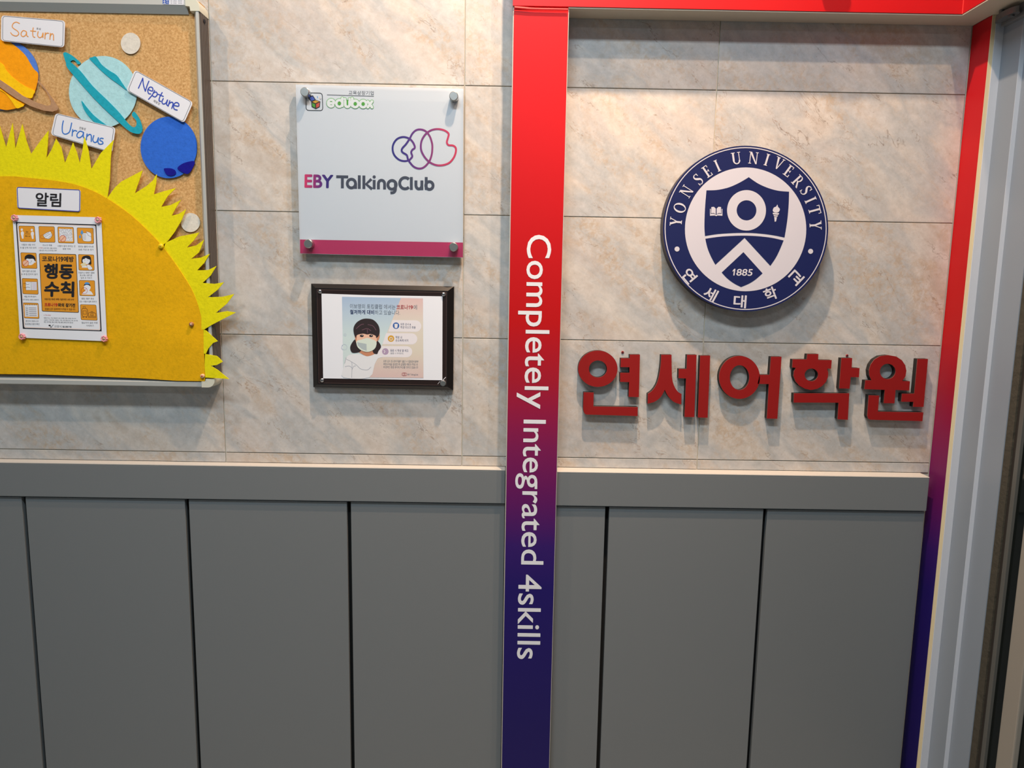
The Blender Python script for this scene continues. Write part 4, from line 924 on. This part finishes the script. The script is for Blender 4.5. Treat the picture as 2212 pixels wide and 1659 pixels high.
RC = [(358, 524), (388, 510.6), (410, 506.5), (431, 502), (418, 520), (403.5, 534.8), (424, 530), (441, 517.6), (430, 545), (413, 559), (435, 556), (453.4, 548), (441, 568), (425.7, 584), (450, 583), (467.8, 574.4), (455, 595), (437.6, 611), (463, 613), (484, 609.6), (470, 626), (449, 642), (480, 641), (506, 635), (490, 656), (466, 676), (490, 672), (510, 675), (480, 690), (457, 702), (441, 711.7), (424, 712), (405, 660), (380, 600), (350, 545)]
cut(su, 'ray_strip', fine(RC, 4), yr, F_['felt_ray'], False)
cut(su, 'ray_strip', fine([(439.5, 712), (445, 714), (456, 724), (470.2, 737), (460, 741), (450, 753), (444.5, 764.4), (440, 764)], 4), yr, F_['felt_ray'], False)
cut(su, 'ray_strip', fine([(443, 764.8), (468, 768.8), (474, 774), (481, 781.5), (468, 788.5), (454.8, 790), (470, 799), (494.7, 818.8), (470, 817), (443.7, 815.5), (442, 790)], 4), yr, F_['felt_ray'], False)
RDr = [(0, 381), (30, 381), (60, 384), (116, 390), (160, 398), (200, 412), (230, 428), (260.7, 448), (288, 469), (316, 495), (346.6, 527), (368.8, 556), (393.8, 592), (413, 623), (424, 648), (434, 681), (439, 711.7), (441, 764), (443, 817)]
RDl = [(20-(x-0), y) for x, y in reversed(RDr)][:-1]
disc = smooth(RDr, False, 3)+[(442, 823.5), (380, 822.5), (298, 817), (199, 813), (90, 809), (0, 808), (-200, 803), (-424, 800)]+[p for p in smooth(RDl, False, 2)]
mb = MB(); mb.prism(disc, -0.0484, TH, F_['felt_sun']); mb.build('sun_disc', su)['label'] = 'deep golden felt disc of the sun'
YU = -0.0484
t = card('white blue-edged heading card with bold black Korean word', Q([(128, 50), (627, 72), (625, 243), (135, 215)]), 5, YU-0.0018, None, mat('card_blue_line', (52, 66, 160)), 1.6, 1.0)
mb = MB(); mb.text('알림', Q((275, 200))[0], Q((475, 206))[0], 108/Q.s, YU-0.0021, M['ink'], 0.022, 4); mb.build('heading_text', t)
# poster
po = thing('notice_poster', tuple(un([(130, 600)], -0.03)[0]), 'white and orange Korean health rules poster pinned at four corners', 'poster')
Z = FR(20, 450, 5.5304); YO = YU-0.0030
mb = MB()
gx, gy_ = 8, 12; c0 = np.array(Z([(38, 80), (1098, 108), (1167, 1588), (128, 1545)]))
gridp = []; 
for j in range(gy_+1):
    for i in range(gx+1):
        u, v = i/gx, j/gy_; p = (1-u)*(1-v)*c0[0]+u*(1-v)*c0[1]+u*v*c0[2]+(1-u)*v*c0[3]
        gridp.append(tuple(p))
def yo(x, y): return YO
V_ = un(gridp, YO); Bk = V_+np.array([0, 0.0004, 0])
Fq = [(j*(gx+1)+i, j*(gx+1)+i+1, (j+1)*(gx+1)+i+1, (j+1)*(gx+1)+i) for j in range(gy_) for i in range(gx)]
mb.add(V_, Fq, M['paper'], True); mb.add(Bk, Fq, M['paper'])
mb.build('paper_sheet', po)
mb = MB(); Ya_ = YO-0.00006
mb.flat([Z([(78, 163), (1040, 192), (1104, 1470), (162, 1440)]), Z(rquad([(92, 176), (1030, 206), (1090, 1458), (178, 1428)], 22))], Ya_, M['ink'])
mb.stroke(Z(rquad([(98, 183), (1024, 213), (1084, 1450), (184, 1421)], 22)), 0.8, Ya_-0.00001, M['p_skin'], True); mb.build('border', po)
Z1 = FR(30, 475, 11.854); Z2 = FR(120, 475, 11.854); Z3 = FR(30, 600, 11.854); Z4 = FR(120, 600, 11.854)
Yb_, Yc_, Yd_ = YO-0.00012, YO-0.00014, YO-0.00016
def icon(Fz, q):
    mb = MB(); mb.flat(Fz(rquad(q, 36)), Yb_, M['ink_brown']); c_ = np.mean(q, 0)
    mb.flat(Fz(rquad([tuple(c_+(np.array(p)-c_)*0.955) for p in q], 32)), Yb_-0.00001, M['p_orange']); return mb
def ic_end(mb): mb.build('icon_panel', po)
P = M['paper']; K_ = M['ink']; BR_ = M['ink_brown']
mb = icon(Z1, [(118, 148), (530, 155), (565, 565), (158, 560)])
for dx, dy in ((0, 0), (258, 8)):
    mb.flat(Z1(ell(203+dx, 250+dy, 28, 32, 16)), Yc_, P); mb.flat(Z1(smooth([(215+dx, 290+dy), (180+dx, 320+dy), (178+dx, 370+dy), (192+dx, 410+dy), (208+dx, 475+dy), (245+dx, 475+dy), (245+dx, 400+dy), (256+dx, 350+dy), (245+dx, 305+dy)], True, 3)), Yc_, P)
mb.stroke(Z1([(285, 355), (405, 358)]), 0.7, Yc_, BR_); mb.text('2m', Z1((302, 325))[0], Z1((366, 327))[0], 42/Z1.s, Yc_, BR_, 0.02); mb.text('최소 1m', Z1((290, 432))[0], Z1((414, 436))[0], 38/Z1.s, Yc_, BR_, 0.02); ic_end(mb)
mb = icon(Z1, [(630, 158), (1040, 168), (1062, 580), (655, 576)])
mb.stroke(Z1(smooth([(750, 385), (690, 400), (680, 450), (720, 478), (790, 475)], False)), 0.9, Yc_, mat('ear_loop', (190, 90, 20))); mb.stroke(Z1(smooth([(930, 285), (985, 262), (1022, 310), (1015, 370), (985, 405)], False)), 0.9, Yc_, bpy.data.materials['ear_loop'])
mq = [(750, 385), (830, 330), (930, 292), (960, 330), (982, 405), (930, 470), (880, 488), (800, 470), (765, 430)]
mb.flat(Z1(mq), Yc_, P); mb.stroke(Z1(mq), 0.6, Yd_, BR_, True)
for a_, b_ in (((775, 398), (900, 330)), ((800, 430), (940, 355)), ((890, 455), (960, 400))): mb.stroke(Z1([a_, b_]), 0.6, Yd_, M['ink_grey'])
ic_end(mb)
mb = icon(Z2, [(48, 172), (462, 186), (482, 602), (68, 592)])
mb.flat(Z2([(90, 225), (430, 232), (442, 552), (100, 545)]), Yc_, P); random.seed(9)
for i in range(13):
    for j in range(12):
        x = 104+i*26+random.uniform(-6, 6); y = 240+j*26+random.uniform(-6, 6); a_ = random.uniform(-1, 1)
        mb.k = 3
        if random.random() < 0.8: mb.stroke(Z2([(x-8, y+a_*5), (x, y-5), (x+8, y+5*a_)]), random.choice((0.4, 0.55, 0.75)), Yc_-0.00001, K_, cap=False)
mb.flat(Z2(ell(185, 478, 80, n=28)), Yd_, M['p_skin']) ; mb.stroke(Z2(ell(185, 478, 80, n=28)), 0.9, Yd_-0.00001, M['p_red'], True); mb.stroke(Z2([(130, 535), (240, 422)]), 0.9, Yd_-0.00001, M['p_red']); ic_end(mb)
mb = icon(Z2, [(545, 195), (970, 206), (985, 615), (563, 605)])
hd_ = [(680, 345), (800, 335), (775, 295), (900, 335), (912, 440), (905, 545), (740, 545), (690, 500), (682, 430)]
mb.flat(Z2(smooth(hd_, True, 3)), Yc_, P); mb.stroke(Z2(smooth(hd_, True, 3)), 0.5, Yd_, BR_, True)
for y in (380, 415, 450, 485): mb.stroke(Z2([(685, y), (780, y+6)]), 0.5, Yd_, BR_)
mb.stroke(Z2([(810, 335), (830, 390), (905, 430)]), 0.5, Yd_, BR_)
for cx, cy, s_ in ((675, 320, 1.0), (625, 430, 0.75)): mb.flat(Z2(smooth([(cx, cy-62*s_), (cx+34*s_, cy+5*s_), (cx+26*s_, cy+38*s_), (cx, cy+48*s_), (cx-26*s_, cy+38*s_), (cx-34*s_, cy+5*s_)], True, 3)), Yc_-0.00001, M['p_blue'])
ic_end(mb)
mb = icon(Z1, [(168, 832), (575, 845), (598, 1252), (195, 1240)])
mb.flat(Z1(ell(415, 1060, 112, 100, 32)), Yc_, P); mb.flat(Z1(ell(540, 1072, 18, 26, 12)), Yc_, P)
mb.flat(Z1(smooth([(275, 1010), (285, 935), (350, 890), (420, 885), (500, 915), (550, 985), (548, 1070), (520, 1020), (480, 995), (400, 998), (330, 990), (300, 1015)], True, 3)), Yd_, K_)
mb.flat(Z1(ell(448, 1055, 10, n=10)), Yd_, K_); mb.stroke(Z1(smooth([(395, 1085), (420, 1100), (448, 1088)], False)), 0.4, Yd_, K_)
mb.flat(Z1(smooth([(225, 1100), (235, 1050), (300, 1035), (370, 1060), (372, 1130), (340, 1185), (270, 1175)], True, 3)), Yd_-0.00001, M['p_skin']); mb.stroke(Z1(ell(298, 1110, 78, n=28)), 0.8, Yd_-0.00001, M['p_red'], True); mb.stroke(Z1([(245, 1165), (368, 1045)]), 0.8, Yd_-0.00001, M['p_red']); ic_end(mb)
mb = icon(Z2, [(578, 878), (985, 890), (995, 1300), (592, 1292)])
mb.flat(Z2(smooth([(668, 1100), (665, 1010), (690, 945), (760, 915), (840, 915), (895, 950), (912, 1030), (915, 1140), (860, 1140), (700, 1100)], True, 3)), Yc_, K_)
mb.flat(Z2(smooth([(700, 1010), (740, 1000), (775, 975), (820, 1000), (875, 1020), (880, 1065), (840, 1120), (780, 1140), (720, 1110), (690, 1060)], True, 3)), Yc_-0.00001, P)
mb.flat(Z2([(668, 1220), (690, 1160), (800, 1170), (830, 1225)]), Yc_-0.00001, P)
tp = [(800, 1165), (850, 1145), (920, 1200), (945, 1250), (890, 1280), (840, 1265)]; mb.flat(Z2(smooth(tp, True, 3)), Yd_, P); mb.stroke(Z2(smooth(tp, True, 3)), 0.4, Yd_-0.00001, BR_, True)
mb.flat(Z2(smooth([(640, 1150), (690, 1110), (760, 1090), (780, 1140), (740, 1185), (690, 1185)], True, 3)), Yd_, mat('tissue', (222, 216, 180)))
for x in (748, 825): mb.stroke(Z2([(x-14, 1030), (x+12, 1034)]), 0.5, Yd_, M['ink_grey'])
ic_end(mb)
mb = icon(Z3, [(205, 10), (610, 25), (630, 428), (225, 415)])
mb.flat(Z3([(300, 100), (585, 105), (590, 320), (308, 318)]), Yc_, P); mb.stroke(Z3([(300, 100), (585, 105), (590, 320), (308, 318)]), 0.6, Yd_, BR_, True); mb.stroke(Z3([(440, 108), (450, 318)]), 0.5, Yd_, BR_)
mb.flat(Z3([(465, 125), (570, 128), (575, 300), (472, 298)]), Yc_-0.00001, mat('door_tint', (214, 210, 226)))
mb.stroke(Z3(smooth([(240, 155), (290, 145), (340, 175), (395, 160)], False)), 0.6, Yd_, BR_); mb.stroke(Z3(smooth([(255, 250), (300, 258), (350, 240), (410, 255)], False)), 0.6, Yd_, BR_); ic_end(mb)
mb = icon(Z4, [(600, 60), (1005, 68), (1022, 470), (615, 462)])
mb.flat(Z4(smooth([(680, 430), (700, 380), (760, 340), (830, 325), (900, 345), (940, 390), (965, 435)], False)), Yc_, P); mb.flat(Z4(ell(812, 245, 85, 95, 28)), Yc_, P)
mb.flat(Z4(smooth([(725, 210), (735, 170), (800, 150), (875, 165), (892, 225), (860, 195), (800, 180), (750, 195)], True, 3)), Yd_, K_); mb.flat(Z4(smooth([(742, 165), (760, 125), (805, 112), (850, 125), (872, 160), (800, 165)], True, 3)), Yd_-0.00001, M['p_blue'])
mb.stroke(Z4(ell(735, 330, 80, n=28)), 0.7, Yd_-0.00001, M['p_red'], True); mb.stroke(Z4([(682, 388), (790, 275)]), 0.7, Yd_-0.00001, M['p_red']); ic_end(mb)
mb = icon(Z3, [(230, 635), (628, 648), (652, 1052), (260, 1035)])
mb.flat(Z3([(268, 690), (605, 695), (615, 1003), (285, 995)]), Yc_, P)
for i in range(7): mb.flat(Z3([(290+i*45, 682), (318+i*45, 683), (304+i*45, 712)]), Yd_, BR_)
for i in range(5):
    y = 772+i*47; mb.stroke(Z3([(380+i*3, y), (572+i*3, y+4)]), 1.7, Yd_, M['ink_lt'], cap=False)
    mb.stroke(Z3([(300+i*3, y-20), (352+i*3, y-18), (354+i*3, y+14), (302+i*3, y+12)]), 0.5, Yd_, K_, True)
ic_end(mb)
mb = icon(Z4, [(628, 680), (1040, 692), (1075, 1095), (650, 1080)])
for s0 in ([(665, 830), (690, 785), (790, 785), (820, 830), (822, 960), (800, 1000), (700, 995), (680, 950)], [(700, 845), (785, 845), (790, 935), (708, 932)], [(700, 742), (768, 745), (755, 785), (712, 785)]): mb.stroke(Z4(s0), 1.0, Yc_, BR_, True)
for s0 in ([(840, 905), (870, 890), (900, 890), (1000, 900), (1030, 915), (1030, 1025), (845, 1020)], [(895, 925), (970, 928), (970, 968), (895, 965)], [(895, 890), (905, 865), (955, 868), (970, 895)]): mb.stroke(Z4(s0), 1.0, Yc_, BR_, True)
mb.stroke(Z4([(845, 985), (1030, 990)]), 0.8, Yc_, BR_)
for cx in (705, 792): mb.flat(Z4(ell(cx, 1012, 12, n=10)), Yc_, BR_)
ic_end(mb)
mb = MB(); qc = Z([(355, 538), (800, 548), (832, 1248), (390, 1232)]); mb.flat(rquad(qc, 3.0), Yb_, K_)
c_ = np.mean(qc, 0); mb.flat(rquad([tuple(c_+(np.array(p)-c_)*np.array([0.972, 0.98])) for p in qc], 2.4), Yc_, M['p_orange'])
def tz(s_, a_, b_, h, m_=K_, bo=0.0, F0=Z, res=3): mb.text(s_, F0(a_)[0], F0(b_)[0], h/F0.s, Yd_, m_, bo, res)
tz('코로나', (390, 638), (580, 640), 68, bo=0.03); one(mb, Z((584, 636))[0], Z((604, 636))[0], 58/Z.s, Yd_, K_); tz('9', (610, 638), (644, 639), 60, bo=0.03); tz('예방', (648, 641), (770, 643), 68, bo=0.03); tz('행동', (412, 842), (766, 850), 185, bo=0.04, res=5); tz('수칙', (415, 1056), (776, 1062), 188, bo=0.04, res=5)
tz("대응지침 제9판 부록3 '일반국민 10대 수칙'", (422, 1096), (775, 1102), 24, BR_, 0.01); tz('코로나', (420, 1172), (528, 1174), 44, M['p_red'], 0.03); one(mb, Z((532, 1171))[0], Z((546, 1171))[0], 38/Z.s, Yd_, M['p_red']); tz('9', (550, 1173), (576, 1174), 40, M['p_red'], 0.03); tz('와의 장기전', (580, 1176), (786, 1182), 46, K_, 0.03)
tz('흔들림 없이 함께하면 이겨낼 수 있습니다.', (425, 1214), (792, 1219), 26, BR_); mb.build('title_block', po)
mb = MB(); I = M['ink_grey']; K2_ = mat('caption_ink', (44, 42, 46), 0.6)
def tc_(s_, a_, b_, h, m_=K2_, F0=Z1, bo=0.0):
    q_ = MB(); q_.text(s_, F0(a_)[0], F0(b_)[0], h/F0.s, Yb_, m_, bo, 2); q_.build('caption_line', po)
tc_('사람과 사람 사이', (195, 660), (540, 662), 48); tc_('두 팔 간격 거리 유지', (158, 738), (572, 740), 48)
tc_('마스크 착용', (738, 672), (975, 674), 48); tc_('※ 예외', (638, 736), (738, 738), 36, M['p_red']); tc_('24세 미만, 호흡 곤란자,', (752, 740), (1105, 746), 36); tc_('도움 없이 마스크 못 벗는 경우', (642, 800), (1100, 804), 38)
tc_('사람이 많이 모이는 곳', (52, 692), (508, 698), 48, F0=Z2); tc_('방문 자제', (185, 766), (380, 770), 46, F0=Z2); tc_('흐르는 물에 비누로', (580, 705), (975, 710), 48, F0=Z2); tc_('30초 이상 손 씻기', (588, 784), (970, 788), 48, F0=Z2)
tc_('씻지 않은 손으로', (215, 1338), (558, 1340), 50); tc_('눈·코·입 만지지 않기', (188, 1412), (605, 1418), 48)
tc_('기침이나 재채기 할때', (580, 1378), (990, 1382), 50, F0=Z2); tc_('옷소매나 휴지로', (622, 1442), (938, 1446), 48, F0=Z2); tc_('입과 코 가리기', (645, 1508), (930, 1512), 48, F0=Z2)
tc_('매일 주기적 환기', (270, 505), (568, 508), 46, F0=Z3); tc_('자주 만지는 표면 소독하기', (218, 582), (632, 590), 44, F0=Z3)
tc_('발열, 호흡기 증상', (668, 556), (982, 560), 46, F0=Z4); tc_('있는 사람과 접촉 피하기', (612, 630), (1050, 636), 46, F0=Z4)
tc_('본인의 코로나19', (300, 1132), (625, 1136), 48, F0=Z3); tc_('임상증상 발생 확인', (285, 1206), (655, 1212), 48, F0=Z3); tc_('필요하지 않은 여행', (668, 1176), (1072, 1180), 48, F0=Z4); tc_('자제하기', (785, 1250), (975, 1254), 46, F0=Z4)
tc_('※ 주요 증상', (765, 972), (945, 976), 32, M['p_red'], Z3)
tc_('발열(37.5도), 기침, 호흡곤란, 오한, 근육통, 두통, 인후통, 후각·미각', (415, 1320), (798, 1328), 19, F0=Z); tc_('소실 등. 그 외에 피로, 식욕감소, 가래, 소화기증상(오심, 구토, 설사 등)', (415, 1345), (818, 1353), 19, F0=Z); tc_('혼돈, 어지러움, 콧물, 코막힘, 객혈, 흉통, 결막염, 피부 증상 등', (415, 1368), (762, 1376), 19, F0=Z)
tc_('고양시', (535, 1422), (625, 1425), 26, F0=Z); tc_('일산동구청', (636, 1424), (742, 1428), 22, F0=Z, bo=0.02)
mb.flat(Z(ell(482, 1400, 14, 9, 14)), Yb_, K_); mb.stroke(Z(smooth([(490, 1405), (505, 1420), (515, 1400), (530, 1392)], False)), 0.9, Yb_, K_); mb.stroke(Z([(490, 1420), (500, 1425)]), 0.9, Yb_, K_)
mb.build('city_logo', po)
# push pins
pink = mat('pin_pink', (226, 150, 160), 0.35); pkc = mat('pin_centre', (200, 176, 140), 0.4, 0.4)
def pin(px, lb, cat, grp, r_, m_, mc, y0, petals=0):
    c = un([px], y0-0.006)[0]; t_ = thing('push_pin', (c[0], y0, c[2]), lb, cat, grp)
    mb = MB()
    if petals:
        n_ = 48; prof = [(1.0, y0), (1.0, y0-0.004), (0.82, y0-0.0062), (0.45, y0-0.0048)]
        V, F = [], []
        for k, (s_, y) in enumerate(prof):
            V += [(c[0]+r_*s_*(1+0.10*math.cos(petals*2*math.pi*i/n_))*math.cos(2*math.pi*i/n_), y, c[2]+r_*s_*(1+0.10*math.cos(petals*2*math.pi*i/n_))*math.sin(2*math.pi*i/n_)) for i in range(n_)]
        for k in range(3): F += [(k*n_+i, k*n_+(i+1) % n_, (k+1)*n_+(i+1) % n_, (k+1)*n_+i) for i in range(n_)]
        F += [tuple(range(3*n_, 4*n_)), tuple(range(n_))]; mb.add(V, F, m_)
    else: mb.cyl(c, r_, y0-0.0055, y0, m_, 28, 0.0012)
    mb.build('head', t_, recalc=True, smooth_ang=50)
    mb = MB(); mb.cyl((c[0], 0, c[2]), r_*0.42, y0-(0.0068 if petals else 0.0062), y0-0.0045, mc, 20, 0, 0.0012); mb.build('centre', t_, recalc=True, smooth_ang=50)
for px, lb in (((29, 470.5), 'pink scalloped push pin at top left corner of the poster'), ((210, 475), 'pink scalloped push pin at top right corner of the poster'), ((45.5, 727.5), 'pink scalloped push pin at bottom left corner of the poster'), ((223.5, 732), 'pink scalloped push pin at bottom right corner of the poster')):
    pin(px, lb, 'push pin', 'pink pins holding the poster', 0.0074, pink, pkc, YO-0.0006, 8)
pin((346, 531.5), 'yellow push pin on the rim of the felt sun', 'push pin', 'pins in the felt sun', 0.0058, mat('pin_yellow', (232, 198, 20), 0.35), mat('pin_y2', (190, 150, 20)), YU-0.0002)
pin((412, 700.5), 'brown push pin on the golden felt near the right rays', 'push pin', 'pins in the felt sun', 0.0052, mat('pin_brown', (164, 110, 74), 0.4), mat('pin_b2', (226, 200, 178)), YU-0.0002)
pin((436, 812.5), 'cream push pin with red centre at the lower right corner of the felt', 'push pin', 'pins in the felt sun', 0.0050, mat('pin_cream', (216, 180, 140), 0.4), mat('pin_r2', (190, 40, 24)), YU-0.0002)

# drop the helper property used while building
for o in bpy.data.objects:
    if '_o' in o: del o['_o']
